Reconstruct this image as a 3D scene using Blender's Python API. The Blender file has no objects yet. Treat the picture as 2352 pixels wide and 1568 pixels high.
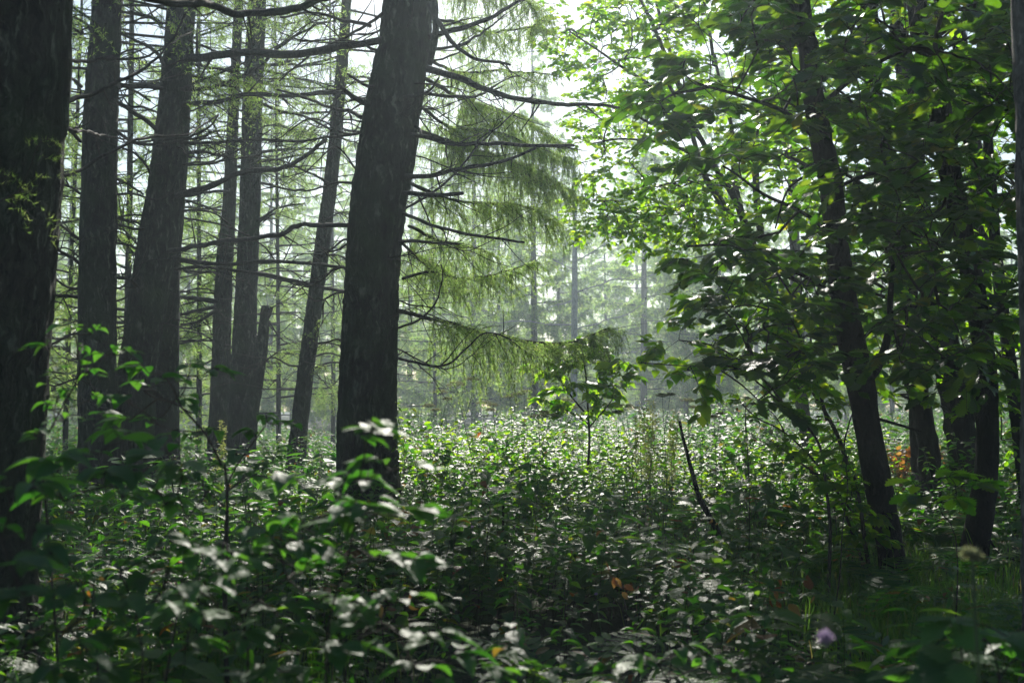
import bpy, math, random
import numpy as np
from mathutils import Vector
random.seed(7)
R = np.random.default_rng(11)
PI = math.pi
sc = bpy.context.scene
C = sc.collection

# ------------------------------------------------------------------ camera, sky, sun, exposure
CAM_Z = 1.3
HORIZON = 920.0            # row of the horizon in the 2352 x 1568 view of the photograph
FPX = 2613.0               # focal length in the same pixels
PITCH = math.atan((HORIZON - 784) / FPX)
cd = bpy.data.cameras.new('camera')
cam = bpy.data.objects.new('camera', cd)
C.objects.link(cam)
cam.location = (0, 0, CAM_Z)
cam.rotation_euler = (PI / 2 + PITCH, 0, 0)
cd.sensor_width = 36
cd.lens = 36 * FPX / 2352
cd.clip_start = 0.05
cd.clip_end = 2000
cd.dof.use_dof = True
cd.dof.focus_distance = 10.0
cd.dof.aperture_fstop = 3.4
sc.camera = cam

SUN_EL, SUN_AZ = math.radians(30), math.radians(1.0)     # azimuth from +Y towards +X
w = bpy.data.worlds.new('World')
sc.world = w
w.use_nodes = True
nt = w.node_tree
bg = nt.nodes['Background']
sky = nt.nodes.new('ShaderNodeTexSky')
sky.sky_type = 'NISHITA'
sky.sun_disc = False
sky.sun_elevation = SUN_EL
sky.sun_rotation = SUN_AZ
sky.air_density = 1.4
sky.dust_density = .8
sky.ozone_density = 4.0
nt.links.new(sky.outputs[0], bg.inputs[0])
bg.inputs[1].default_value = 0.065
sl = bpy.data.lights.new('sun', 'SUN')
sl.energy = 5.0
sl.angle = math.radians(0.53)
sl.color = (1.0, 0.95, 0.85)
so = bpy.data.objects.new('sun', sl)
C.objects.link(so)
sd = Vector((math.sin(SUN_AZ) * math.cos(SUN_EL), math.cos(SUN_AZ) * math.cos(SUN_EL), math.sin(SUN_EL)))
so.rotation_euler = sd.to_track_quat('Z', 'Y').to_euler()
so.location = (0, 60, 40)
sc.view_settings.view_transform = 'Standard'
sc.view_settings.look = 'None'
sc.view_settings.gamma = 1
sc.view_settings.exposure = 0.64
cy = sc.cycles
cy.max_bounces = 6
cy.diffuse_bounces = 2
cy.glossy_bounces = 2
cy.transmission_bounces = 3
cy.transparent_max_bounces = 4
cy.volume_bounces = 0
cy.sample_clamp_indirect = 4
cy.use_denoising = True
cy.use_fast_gi = False

# ------------------------------------------------------------------ helpers
CP, SP = math.cos(PITCH), math.sin(PITCH)
def P(px, py, d):
    """point at depth d (metres along +Y) seen at (px, py) of the 2352 x 1568 photograph"""
    dx = (px - 1176) / FPX
    dy = (784 - py) / FPX
    v = np.array([dx, CP - dy * SP, SP + dy * CP], float)
    v *= d / v[1]
    return v + np.array([0, 0, CAM_Z])

def hash3(ix, iy, iz):
    h = (ix * 374761393 + iy * 668265263 + iz * 2147483647 + 1013904223) & 0xffffffff
    h = ((h ^ (h >> 13)) * 1274126177) & 0xffffffff
    h = h ^ (h >> 16)
    return (h & 0xffff) / 65535.0
def vnoise(p):
    p = np.asarray(p, float)
    pi = np.floor(p).astype(np.int64)
    f = p - pi
    u = f * f * (3 - 2 * f)
    r = 0
    for a in (0, 1):
        for b in (0, 1):
            for c in (0, 1):
                wgt = (u[..., 0] if a else 1 - u[..., 0]) * (u[..., 1] if b else 1 - u[..., 1]) * (u[..., 2] if c else 1 - u[..., 2])
                r = r + wgt * hash3(pi[..., 0] + a, pi[..., 1] + b, pi[..., 2] + c)
    return r
def n2(x, y, s=1.0, k=0.0):
    x, y = np.broadcast_arrays(np.asarray(x, float), np.asarray(y, float))
    return vnoise(np.stack([x * s, y * s, np.full_like(x, k)], -1))

def ground(x, y):
    x = np.asarray(x, float); y = np.asarray(y, float)
    g = 0.28 * np.exp(-((x + 1.3) ** 2 / 8 + (y - 9.6) ** 2 / 9))
    g = g - 0.004 * np.clip(y - 20, 0, 200) + 0.10 * (n2(x, y, 0.45, 3.3) - .5) + 0.03 * (n2(x, y, 2.1, 8.3) - .5)
    return g

def unit(v):
    v = np.asarray(v, float)
    return v / np.maximum(np.linalg.norm(v, axis=-1, keepdims=True), 1e-9)

def smooth_path(pts, step=0.08):
    pts = np.asarray(pts, float)
    if len(pts) < 2: return pts
    e = np.vstack([2 * pts[0] - pts[1], pts, 2 * pts[-1] - pts[-2]])
    out = []
    for i in range(1, len(e) - 2):
        p0, p1, p2, p3 = e[i - 1], e[i], e[i + 1], e[i + 2]
        n = max(2, int(np.linalg.norm((p2 - p1)[:3]) / step))
        t = np.linspace(0, 1, n, endpoint=False)[:, None]
        out.append(0.5 * ((2 * p1) + (-p0 + p2) * t + (2 * p0 - 5 * p1 + 4 * p2 - p3) * t ** 2 + (-p0 + 3 * p1 - 3 * p2 + p3) * t ** 3))
    out.append(pts[-1:])
    return np.vstack(out)

class MB:
    """collects vertices and faces, then links them as one mesh object"""
    def __init__(s):
        s.v = []; s.f = []; s.n = 0
    def add(s, v, f):
        v = np.asarray(v, float).reshape(-1, 3)
        f = np.asarray(f, np.int64)
        s.v.append(v); s.f.append(f + s.n); s.n += len(v)
    def tube(s, path, rad, sides=8, cap=True, bump=None):
        path = np.asarray(path, float); K = len(path)
        rad = np.broadcast_to(np.asarray(rad, float), (K,))
        t = unit(np.gradient(path, axis=0))
        ref = np.array([0.0, 0, 1]) if abs(t[0][2]) < .8 else np.array([0, 1.0, 0])
        a = unit(ref - (t @ ref)[:, None] * t)
        b = np.cross(t, a)
        th = np.linspace(0, 2 * PI, sides, endpoint=False)
        rr = rad[:, None] * np.ones((1, sides))
        if bump is not None: rr = rr + bump(path, th, rr)
        V = path[:, None, :] + rr[..., None] * (np.cos(th)[None, :, None] * a[:, None, :] + np.sin(th)[None, :, None] * b[:, None, :])
        i = np.arange(K - 1)[:, None] * sides; j = np.arange(sides)[None, :]; j2 = (j + 1) % sides
        F = np.stack([i + j, i + j2, i + sides + j2, i + sides + j], -1).reshape(-1, 4)
        s.add(V, F)
        if cap:
            s.add(np.vstack([V[-1], path[-1:]]), np.stack([np.arange(sides), (np.arange(sides) + 1) % sides, np.full(sides, sides)], -1))
    def build(s, name, mat, parent=None, smooth=True):
        if s.n == 0:
            return None
        v = np.concatenate(s.v)
        if parent is not None:
            p = parent; off = np.zeros(3)
            while p is not None:
                off += np.array(p.location); p = p.parent
            v = v - off
        me = bpy.data.meshes.new(name)
        loops = np.concatenate([f.ravel() for f in s.f]).astype(np.int32)
        sizes = np.concatenate([np.full(len(f), f.shape[1]) for f in s.f]).astype(np.int32)
        starts = np.concatenate([[0], np.cumsum(sizes)[:-1]]).astype(np.int32)
        me.vertices.add(len(v)); me.vertices.foreach_set('co', v.astype(np.float32).ravel())
        me.loops.add(len(loops)); me.loops.foreach_set('vertex_index', loops)
        me.polygons.add(len(sizes)); me.polygons.foreach_set('loop_start', starts)
        me.update(calc_edges=True)
        me.polygons.foreach_set('use_smooth', np.full(len(sizes), smooth))
        me.materials.append(mat)
        me.update()
        o = bpy.data.objects.new(name, me)
        C.objects.link(o)
        o.parent = parent
        return o

def tag(o, label=None, cat=None, group=None, kind=None):
    if label: o['label'] = label
    if cat: o['category'] = cat
    if group: o['group'] = group
    if kind: o['kind'] = kind
    return o
def empty(name, loc, label, cat, group=None):
    o = bpy.data.objects.new(name, None)
    C.objects.link(o)
    o.location = [float(c) for c in loc]
    return tag(o, label, cat, group)
def copy_tree(o, parent=None):
    c = o.copy(); C.objects.link(c); c.parent = parent
    for ch in list(o.children): copy_tree(ch, c)
    return c

# ---- leaf shapes: (across, along, out of plane)
def leaf_template(stations, fold=0.12, droop=0.25):
    V = []; F = []
    for k, (t, wd) in enumerate(stations):
        z = -droop * t * t
        V += [(-wd, t, z + fold * wd * 2), (0, t, z), (wd, t, z + fold * wd * 2)]
    for k in range(len(stations) - 1):
        a = 3 * k
        F += [(a, a + 1, a + 4, a + 3), (a + 1, a + 2, a + 5, a + 4)]
    return np.array(V, float), np.array(F)
OVATE = leaf_template([(0, .01), (.18, .2), (.42, .29), (.7, .2), (1, .0)], .15, .28)
OVATE_BIG = leaf_template([(0, .01), (.08, .12), (.2, .24), (.34, .3), (.5, .3), (.66, .24), (.82, .13), (1, .0)], .14, .35)
ROUND = leaf_template([(0, .02), (.12, .22), (.3, .36), (.55, .38), (.78, .24), (1, .0)], .1, .2)
OAK = leaf_template([(0, .015), (.1, .06), (.19, .17), (.22, .09), (.33, .26), (.36, .15), (.46, .34), (.49, .2), (.6, .4),
                     (.63, .24), (.74, .38), (.77, .22), (.86, .27), (.89, .15), (.96, .13), (1, .0)], .1, .25)
SERR = leaf_template([(0, .01), (.1, .16), (.13, .14), (.24, .27), (.27, .24), (.4, .33), (.43, .3), (.55, .32), (.58, .28), (.7, .25),
                      (.73, .21), (.85, .13), (.88, .1), (1, .0)], .12, .25)
def leaves(mb, pos, axis, up, size, tpl, curl=True):
    pos = np.asarray(pos, float); N = len(pos)
    if N == 0: return
    a = unit(axis); u = np.asarray(up, float)
    s = unit(np.cross(a, u)); n = np.cross(s, a)
    V, F = tpl
    size = np.broadcast_to(np.asarray(size, float), (N,))
    zz = V[None, :, 2] * (R.uniform(.2, 1.7, (N, 1)) if curl else 1)
    wx = R.uniform(.8, 1.15, (N, 1))
    W = pos[:, None, :] + size[:, None, None] * ((V[None, :, 0] * wx)[..., None] * s[:, None, :] + V[None, :, 1, None] * a[:, None, :] + zz[..., None] * n[:, None, :])
    FF = F[None] + (np.arange(N) * len(V))[:, None, None]
    mb.add(W.reshape(-1, 3), FF.reshape(-1, F.shape[1]))

# ------------------------------------------------------------------ materials
def mat(name):
    m = bpy.data.materials.new(name); m.use_nodes = True
    n = m.node_tree.nodes; l = m.node_tree.links
    return m, n, l, n['Principled BSDF'], n['Material Output']
def ramp(n, stops):
    r = n.new('ShaderNodeValToRGB')
    e = r.color_ramp.elements
    e[0].position, e[0].color = stops[0][0], (*stops[0][1], 1)
    e[1].position, e[1].color = stops[-1][0], (*stops[-1][1], 1)
    for p, c in stops[1:-1]:
        x = e.new(p); x.color = (*c, 1)
    return r
def leaf_mat(name, stops, tstops, rough=.35, tf=.45, spec=.5, veins=0):
    m, n, l, b, o = mat(name)
    g = n.new('ShaderNodeNewGeometry')
    r1 = ramp(n, stops); r2 = ramp(n, tstops)
    l.new(g.outputs['Random Per Island'], r1.inputs[0]); l.new(g.outputs['Random Per Island'], r2.inputs[0])
    b.inputs['Roughness'].default_value = rough
    b.inputs['Specular IOR Level'].default_value = spec
    l.new(r1.outputs[0], b.inputs['Base Color'])
    t = n.new('ShaderNodeBsdfTranslucent')
    l.new(r2.outputs[0], t.inputs[0])
    mx = n.new('ShaderNodeMixShader'); mx.inputs[0].default_value = tf
    l.new(b.outputs[0], mx.inputs[1]); l.new(t.outputs[0], mx.inputs[2]); l.new(mx.outputs[0], o.inputs[0])
    if veins:
        tc = n.new('ShaderNodeTexCoord'); no = n.new('ShaderNodeTexNoise'); no.inputs['Scale'].default_value = veins
        l.new(tc.outputs['Object'], no.inputs['Vector'])
        bp = n.new('ShaderNodeBump'); bp.inputs['Strength'].default_value = .8; bp.inputs['Distance'].default_value = .008
        l.new(no.outputs[0], bp.inputs['Height']); l.new(bp.outputs[0], b.inputs['Normal'])
    return m
M = {}
M['herb'] = leaf_mat('herb_leaf', [(0, (.02, .06, .025)), (.5, (.03, .085, .025)), (.93, (.055, .12, .025)), (.975, (.09, .07, .02)), (1, (.2, .06, .02))],
                     [(0, (.07, .3, .01)), (.6, (.16, .46, .015)), (.93, (.3, .52, .03)), (.98, (.4, .25, .03)), (1, (.45, .12, .02))], .44, .5, .3, 90)
M['big'] = leaf_mat('shrub_leaf', [(0, (.03, .09, .035)), (1, (.06, .14, .04))], [(0, (.07, .3, .02)), (1, (.18, .45, .03))], .5, .5, .22, 45)
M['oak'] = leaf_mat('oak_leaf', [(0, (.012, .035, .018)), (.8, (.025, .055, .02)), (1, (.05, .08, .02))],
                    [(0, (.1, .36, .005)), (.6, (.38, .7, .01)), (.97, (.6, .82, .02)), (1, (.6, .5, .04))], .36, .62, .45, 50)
M['shaded_oak'] = leaf_mat('shaded_oak_leaf', [(0, (.012, .032, .018)), (.8, (.02, .048, .02)), (1, (.04, .07, .02))],
                         [(0, (.07, .26, .005)), (.7, (.2, .46, .01)), (.97, (.4, .62, .02)), (1, (.5, .4, .04))], .36, .42, .4, 50)  # same oak leaf, darker and less translucent: shade put into the colour
M['light'] = leaf_mat('small_leaf', [(0, (.02, .05, .018)), (1, (.05, .085, .02))],
                      [(0, (.2, .52, .01)), (.6, (.44, .78, .012)), (1, (.64, .86, .03))], .38, .66, .4)
M['needle'] = leaf_mat('larch_needle', [(0, (.04, .075, .035)), (1, (.08, .13, .045))],
                       [(0, (.26, .54, .08)), (.6, (.54, .8, .15)), (1, (.76, .9, .28))], .5, .62, .3)
M['grass'] = leaf_mat('grass_blade', [(0, (.03, .08, .02)), (.9, (.06, .12, .02)), (1, (.2, .15, .05))],
                      [(0, (.14, .4, .03)), (.9, (.3, .55, .04)), (1, (.5, .4, .1))], .35, .45, .4)
M['gold'] = leaf_mat('yellow_green_flower', [(0, (.3, .36, .09)), (1, (.45, .46, .14))], [(0, (.5, .62, .12)), (1, (.75, .75, .25))], .6, .5, .2)
M['seed'] = leaf_mat('seed_head', [(0, (.1, .11, .06)), (1, (.22, .21, .13))], [(0, (.3, .34, .15)), (1, (.45, .46, .25))], .7, .45, .2)
M['orange'] = leaf_mat('withered_leaf', [(0, (.07, .03, .015)), (.6, (.16, .06, .02)), (1, (.22, .12, .04))],
                       [(0, (.3, .1, .02)), (.6, (.5, .2, .03)), (1, (.6, .38, .08))], .5, .5, .3)
M['purple'] = leaf_mat('purple_petal', [(0, (.26, .19, .32)), (1, (.42, .34, .48))], [(0, (.55, .4, .62)), (1, (.7, .58, .75))], .7, .4, .2)

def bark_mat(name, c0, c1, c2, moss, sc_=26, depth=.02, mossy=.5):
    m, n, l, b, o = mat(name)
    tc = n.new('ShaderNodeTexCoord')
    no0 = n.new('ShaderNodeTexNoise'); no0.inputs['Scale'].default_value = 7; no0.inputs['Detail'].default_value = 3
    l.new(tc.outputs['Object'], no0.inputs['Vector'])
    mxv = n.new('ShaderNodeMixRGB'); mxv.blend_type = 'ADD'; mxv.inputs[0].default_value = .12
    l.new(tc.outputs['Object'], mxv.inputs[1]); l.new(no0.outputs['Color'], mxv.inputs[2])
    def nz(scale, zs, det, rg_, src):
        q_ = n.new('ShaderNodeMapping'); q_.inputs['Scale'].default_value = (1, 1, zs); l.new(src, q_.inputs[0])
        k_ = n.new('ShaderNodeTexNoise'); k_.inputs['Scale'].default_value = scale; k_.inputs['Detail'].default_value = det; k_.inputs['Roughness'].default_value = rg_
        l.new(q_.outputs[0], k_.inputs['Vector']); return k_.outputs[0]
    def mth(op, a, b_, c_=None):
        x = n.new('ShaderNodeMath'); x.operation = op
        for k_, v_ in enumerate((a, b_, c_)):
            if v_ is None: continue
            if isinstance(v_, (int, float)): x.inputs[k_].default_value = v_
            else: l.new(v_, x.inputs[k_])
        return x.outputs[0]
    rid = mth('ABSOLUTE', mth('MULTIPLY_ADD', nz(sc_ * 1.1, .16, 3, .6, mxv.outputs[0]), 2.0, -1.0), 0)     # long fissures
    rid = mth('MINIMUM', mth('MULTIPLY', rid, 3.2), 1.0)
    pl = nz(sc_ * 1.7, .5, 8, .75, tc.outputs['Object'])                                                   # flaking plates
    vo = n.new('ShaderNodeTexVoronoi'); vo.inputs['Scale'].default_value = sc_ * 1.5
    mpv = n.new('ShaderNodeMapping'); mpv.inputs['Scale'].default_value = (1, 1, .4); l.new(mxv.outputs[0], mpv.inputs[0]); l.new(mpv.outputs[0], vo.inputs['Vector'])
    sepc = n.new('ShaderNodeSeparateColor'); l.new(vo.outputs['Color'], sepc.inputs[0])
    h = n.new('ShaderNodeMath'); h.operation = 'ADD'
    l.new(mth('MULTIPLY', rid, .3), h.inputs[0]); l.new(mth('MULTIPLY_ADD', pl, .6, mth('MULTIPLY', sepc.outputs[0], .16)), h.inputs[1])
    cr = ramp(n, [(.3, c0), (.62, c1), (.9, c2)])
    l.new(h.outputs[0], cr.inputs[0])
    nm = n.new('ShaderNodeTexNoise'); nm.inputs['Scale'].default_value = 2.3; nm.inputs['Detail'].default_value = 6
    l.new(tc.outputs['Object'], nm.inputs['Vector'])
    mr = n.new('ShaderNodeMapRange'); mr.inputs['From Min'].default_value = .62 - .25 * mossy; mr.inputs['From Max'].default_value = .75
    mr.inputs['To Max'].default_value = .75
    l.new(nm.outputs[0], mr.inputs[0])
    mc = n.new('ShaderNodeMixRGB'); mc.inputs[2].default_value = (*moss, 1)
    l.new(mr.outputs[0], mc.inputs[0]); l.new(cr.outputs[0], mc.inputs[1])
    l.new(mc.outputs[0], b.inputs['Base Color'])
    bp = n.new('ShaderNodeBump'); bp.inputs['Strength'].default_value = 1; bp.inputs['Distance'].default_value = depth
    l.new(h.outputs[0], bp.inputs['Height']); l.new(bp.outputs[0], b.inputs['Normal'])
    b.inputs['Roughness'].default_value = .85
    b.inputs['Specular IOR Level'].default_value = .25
    return m
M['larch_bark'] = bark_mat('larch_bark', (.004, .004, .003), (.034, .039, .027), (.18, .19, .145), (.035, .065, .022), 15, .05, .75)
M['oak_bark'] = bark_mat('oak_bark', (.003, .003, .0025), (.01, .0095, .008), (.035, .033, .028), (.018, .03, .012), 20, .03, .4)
M['grey_bark'] = bark_mat('grey_bark', (.05, .045, .04), (.16, .145, .13), (.3, .28, .25), (.08, .1, .06), 22, .015, .2)
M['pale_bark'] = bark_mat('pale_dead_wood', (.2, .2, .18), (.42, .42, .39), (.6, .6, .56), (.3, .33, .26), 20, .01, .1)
M['branch'] = bark_mat('branch_bark', (.02, .018, .016), (.06, .053, .045), (.12, .11, .09), (.05, .06, .035), 60, .006, .3)
M['stem'] = bark_mat('stem_bark', (.02, .016, .012), (.05, .04, .03), (.09, .075, .05), (.05, .07, .03), 80, .002, .3)
m_, n_, l_, b_, o_ = mat('green_stem'); b_.inputs['Base Color'].default_value = (.05, .09, .03, 1); b_.inputs['Roughness'].default_value = .5
tcg = n_.new('ShaderNodeTexCoord'); nog = n_.new('ShaderNodeTexNoise'); nog.inputs['Scale'].default_value = 12
rg = ramp(n_, [(.3, (.03, .06, .02)), (.6, (.06, .1, .03)), (.8, (.1, .07, .04))])
l_.new(tcg.outputs['Object'], nog.inputs['Vector']); l_.new(nog.outputs[0], rg.inputs[0]); l_.new(rg.outputs[0], b_.inputs['Base Color'])
M['green_stem'] = m_

m_, n_, l_, b_, o_ = mat('forest_soil')
tc = n_.new('ShaderNodeTexCoord'); no = n_.new('ShaderNodeTexNoise'); no.inputs['Scale'].default_value = 3.5; no.inputs['Detail'].default_value = 10
no.inputs['Roughness'].default_value = .7
l_.new(tc.outputs['Object'], no.inputs['Vector'])
cr = ramp(n_, [(.3, (.018, .014, .008)), (.5, (.035, .035, .015)), (.62, (.03, .06, .018)), (.8, (.06, .08, .03))])
l_.new(no.outputs[0], cr.inputs[0]); l_.new(cr.outputs[0], b_.inputs['Base Color']); b_.inputs['Roughness'].default_value = .95
no2 = n_.new('ShaderNodeTexNoise'); no2.inputs['Scale'].default_value = 40; no2.inputs['Detail'].default_value = 6
l_.new(tc.outputs['Object'], no2.inputs['Vector'])
bp = n_.new('ShaderNodeBump'); bp.inputs['Distance'].default_value = .04; l_.new(no2.outputs[0], bp.inputs['Height']); l_.new(bp.outputs[0], b_.inputs['Normal'])
M['soil'] = m_

# ------------------------------------------------------------------ ground
def build_ground():
    n = 181
    u = np.linspace(-1, 1, n)
    X = np.sinh(u * 4.2) / math.sinh(4.2) * 220
    Y = np.sinh(u * 4.2) / math.sinh(4.2) * 220 + 8
    gx, gy = np.meshgrid(X, Y)
    V = np.stack([gx, gy, ground(gx, gy)], -1).reshape(-1, 3)
    i = np.arange(n - 1)[:, None] * n; j = np.arange(n - 1)[None]
    F = np.stack([i + j, i + j + 1, i + n + j + 1, i + n + j], -1).reshape(-1, 4)
    mb = MB(); mb.add(V, F)
    tag(mb.build('ground', M['soil']), 'dark leafy forest soil under the plants', kind='structure')
build_ground()

# ------------------------------------------------------------------ larches
def bark_bump(amp, freq=9.0):
    def f(path, th, rr):
        q = np.stack([np.cos(th)[None] * rr * freq * 3 + 0 * rr, np.sin(th)[None] * rr * freq * 3 + 0 * rr, path[:, 2][:, None] * freq * .45 + 0 * rr], -1)
        q2 = q * 2.7 + 11
        q3 = q * np.array([1.6, 1.6, 6.0]) + 37
        return 1.5 * amp * ((1 - np.abs(vnoise(q) * 2 - 1)) - .6 + .6 * (vnoise(q2) - .5) + .7 * (vnoise(q3) - .5))
    return f

def trunk_path(rows, d, top=None, base=True):
    """rows: (px centre, py, px width) down the photograph from the top; extends above the frame to height top"""
    pts = []; rad = []
    for (px, py, wd) in rows[::-1]:
        pts.append(P(px, py, d)); rad.append(wd / FPX * d / 2)
    if base:
        b = pts[0].copy(); dirn = pts[1] - pts[0]
        g = float(ground(b[0], b[1])) - .25
        b2 = b + dirn / dirn[2] * (g - b[2]) if abs(dirn[2]) > 1e-3 else b
        if b[2] - g > .03:
            r_ = rad[0]; mid_ = b2 + (b - b2) * min(.8, .5 / max(.5, b[2] - g))
            pts.insert(0, mid_); rad.insert(0, r_ * 1.12); pts.insert(0, b2); rad.insert(0, r_ * 1.9)
    if top:
        a, b = pts[-2], pts[-1]
        dv = unit(b - a); dv[:2] *= .5; dv = unit(dv)
        h0 = b[2]
        for k in (.33, .66, 1.0):
            pts.append(b + dv * (top - h0) * k); rad.append(rad[len(rad) - 1] * (.74 if k < 1 else .25))
    return np.array(pts), np.array(rad)

def make_trunk(parent, pts, rad, matname, sides=48, step=.03, amp=.012, freq=9.0):
    q = smooth_path(np.hstack([pts, rad[:, None]]), step)
    mb = MB(); mb.tube(q[:, :3], np.maximum(q[:, 3], .01), sides, bump=bark_bump(amp, freq))
    return mb.build('trunk', M[matname], parent), q

def wiggle(path, amp, freq=1.5):
    k = R.uniform(0, 100)
    n = np.stack([vnoise(path * freq + k), vnoise(path * freq + k + 31), vnoise(path * freq + k + 57)], -1) - .5
    t = np.linspace(0, 1, len(path))[:, None]
    return path + n * 2 * amp * np.minimum(1, t * 4)

def strands(base, dirs, lens, droop, K=6):
    s = np.linspace(0, 1, K)[None, :, None]
    L = lens[:, None, None]; D = (droop * R.uniform(.35, 1.15, len(base)))[:, None, None]
    return base[:, None, :] + dirs[:, None, :] * L * (s - .45 * D * s * s) + np.array([0, 0, -1.0]) * L * D * s * s * .85
def ribbons(mb, S, wd):
    N, K, _ = S.shape
    taper = np.linspace(1, .35, K)[None, :, None] * wd
    for off in (np.array([1.0, .35, 0]), np.array([-.2, .5, .9])):
        o = unit(off)
        V = np.stack([S - taper * o, S + taper * o], 2)      # N,K,2,3
        i = (np.arange(N) * K * 2)[:, None] + (np.arange(K - 1) * 2)[None]
        F = np.stack([i, i + 1, i + 3, i + 2], -1).reshape(-1, 4)
        mb.add(V.reshape(-1, 3), F)
def needle_tufts(mb, pts, n, ln, wd):
    N = len(pts)
    if N == 0: return
    c = np.repeat(pts, n, 0)
    d = unit(R.normal(0, 1, (N * n, 3)) + np.array([0, 0, .25]))
    s = unit(np.cross(d, R.normal(0, 1, (N * n, 3))))
    L = ln * R.uniform(.6, 1.2, (N * n, 1))
    V = np.stack([c - s * wd, c + s * wd, c + d * L], 1)
    mb.add(V.reshape(-1, 3), np.arange(N * n * 3).reshape(-1, 3))
def foliage_on(path, mbt, mbn, nstr, slen, droop, spacing, nn, nl, nw, t0=.25, tw=.0022, side=1.0):
    K = len(path)
    t = R.uniform(t0, 1, nstr) ** .9
    idx = np.clip((t * (K - 1)).astype(int), 0, K - 2)
    base = path[idx]
    td = unit(path[idx + 1] - path[idx])
    h = unit(np.cross(td, np.array([0, 0, 1.0])))
    sg = R.choice([-1, 1], nstr)[:, None]
    dirs = unit(td * R.uniform(.2, 1.0, (nstr, 1)) + h * sg * R.uniform(.3, 1.1, (nstr, 1)) * side + np.array([0, 0, 1.]) * R.uniform(-.5, .15, (nstr, 1)))
    lens = slen * R.uniform(.35, 1.25, nstr) * (1.15 - .6 * t)
    S = strands(base, dirs, lens, droop)
    # side twigs hanging from the strands
    m = nstr * 2
    pick = R.integers(0, nstr, m); kk = R.integers(1, 5, m)
    b2 = S[pick, kk]
    d2 = unit(R.normal(0, .6, (m, 3)) + np.array([0, 0, -.5]) + dirs[pick] * .5)
    S2 = strands(b2, d2, lens[pick] * R.uniform(.25, .6, m), droop)
    A = np.concatenate([S, S2])
    ribbons(mbt, A, tw)
    seg = np.linalg.norm(np.diff(A, axis=1), axis=2).sum(1)
    cnt = np.maximum(1, (seg / spacing)).astype(int)
    who = np.repeat(np.arange(len(A)), cnt)
    u = R.uniform(.05, 1, len(who)) * (A.shape[1] - 1.001)
    k = u.astype(int); f = (u - k)[:, None]
    pts = A[who, k] * (1 - f) + A[who, k + 1] * f
    needle_tufts(mbn, pts, nn, nl, nw)

def limb(parent, pxpts, d0, d1=None, w0=10, w1=3, cat='branch', foliage=None, twigs=3, wig=.06, name='branch'):
    """a bare limb given by its course in the photograph, from depth d0 at its root to d1 at its tip; widths in pixels"""
    n = len(pxpts); d1 = d0 if d1 is None else d1
    pts = np.array([P(x, y, d0 + (d1 - d0) * k / (n - 1)) for k, (x, y) in enumerate(pxpts)])
    q = smooth_path(pts, .05)
    q = wiggle(wiggle(q, wig * .6, 2.2), wig * .18, 11)
    r = np.linspace(w0, w1, len(q)) / FPX * (d0 + d1) / 4
    r = r * (1 + .25 * (vnoise(q * 14) - .5))
    mb = MB(); mb.tube(q, r, 8)
    for _ in range(int(twigs * 2.2)):                                # short dead side twigs
        i = R.integers(len(q) // 5, len(q) - 1)
        td = unit(q[i] - q[max(0, i - 2)])
        dv = unit(td * .6 + R.normal(0, .6, 3))
        L = R.uniform(.05, .5) ** 1.3 * 1.3 * min(1.5, d0 / 9)
        tp = wiggle(smooth_path(np.array([q[i], q[i] + dv * L * .5, q[i] + dv * L + np.array([0, 0, R.uniform(-.1, .12)]) * L]), .03), .01, 6)
        mb.tube(tp, np.linspace(r[i] * .45, .002, len(tp)), 5)
    o = mb.build(name, M['branch'], parent)
    if foliage:
        a = MB(); b = MB()
        foliage_on(q, a, b, **foliage)
        t = a.build('twigs', M['branch'], o)
        f = b.build('needles', M['needle'], o)
    return o

FINE = (.05, .042, .0042, .0028); MID = (.05, .065, .0075, .004); FAR = (.08, .15, .02, .008)
def random_limbs(parent, q, zmin, zmax, n, Lmax, top, live=True, dens=1.0, detail=1.0, w0=.022, fine=FINE, az=None, t0=.2):
    """limbs leaving a trunk path q (x,y,z,r) between two heights; one mesh for the limbs, one for the needles"""
    ml = MB(); mt = MB(); mn = MB()
    zs = q[:, 2]
    for k in range(n):
        z = zmin + (zmax - zmin) * (k + R.uniform(0, 1)) / n
        i = int(np.argmin(abs(zs - z)))
        p0 = q[i, :3]
        a = R.uniform(0, 2 * PI) if az is None else R.normal(az, .9)
        frac = np.clip((top - z) / top, .08, 1)
        L = Lmax * (.25 + .75 * frac) * R.uniform(.6, 1.1)
        dv = np.array([math.cos(a), math.sin(a), 0])
        sag = R.uniform(.02, .22)
        pts = [p0 + dv * L * t + np.array([0, 0, L * (.08 * t - sag * t * t * 2 + (.16 + sag) * t ** 3 * 1.2)]) for t in (0, .25, .5, .75, 1)]
        path = wiggle(smooth_path(np.array(pts), .12), .05, 1.7)
        r0 = w0 * (.5 + .5 * frac)
        ml.tube(path, np.linspace(r0, .004, len(path)), 6)
        for _ in range(int(5 * detail)):
            j = R.integers(len(path) // 4, len(path) - 1)
            td = unit(path[j] - path[j - 1]); hv = np.cross(td, [0, 0, 1.]) * R.choice([-1, 1])
            ev = path[j] + (td * .6 + hv * .7 + np.array([0, 0, R.uniform(-.3, .1)])) * R.uniform(.3, .9) * frac
            tp = wiggle(smooth_path(np.array([path[j], (path[j] + ev) / 2 + [0, 0, .03], ev]), .08), .03, 3)
            ml.tube(tp, np.linspace(r0 * .4, .002, len(tp)), 4)
        if live:
            foliage_on(path, mt, mn, max(4, int(L * 13 * dens)), .75 * (.4 + .6 * frac), R.uniform(.5, 1.0), fine[0], 3, fine[1], fine[2], t0, fine[3])
    o = ml.build('limbs', M['branch'], parent)
    if live:
        mt.build('twigs', M['branch'], parent)
        mn.build('crown', M['needle'], parent)
    return o

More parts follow.
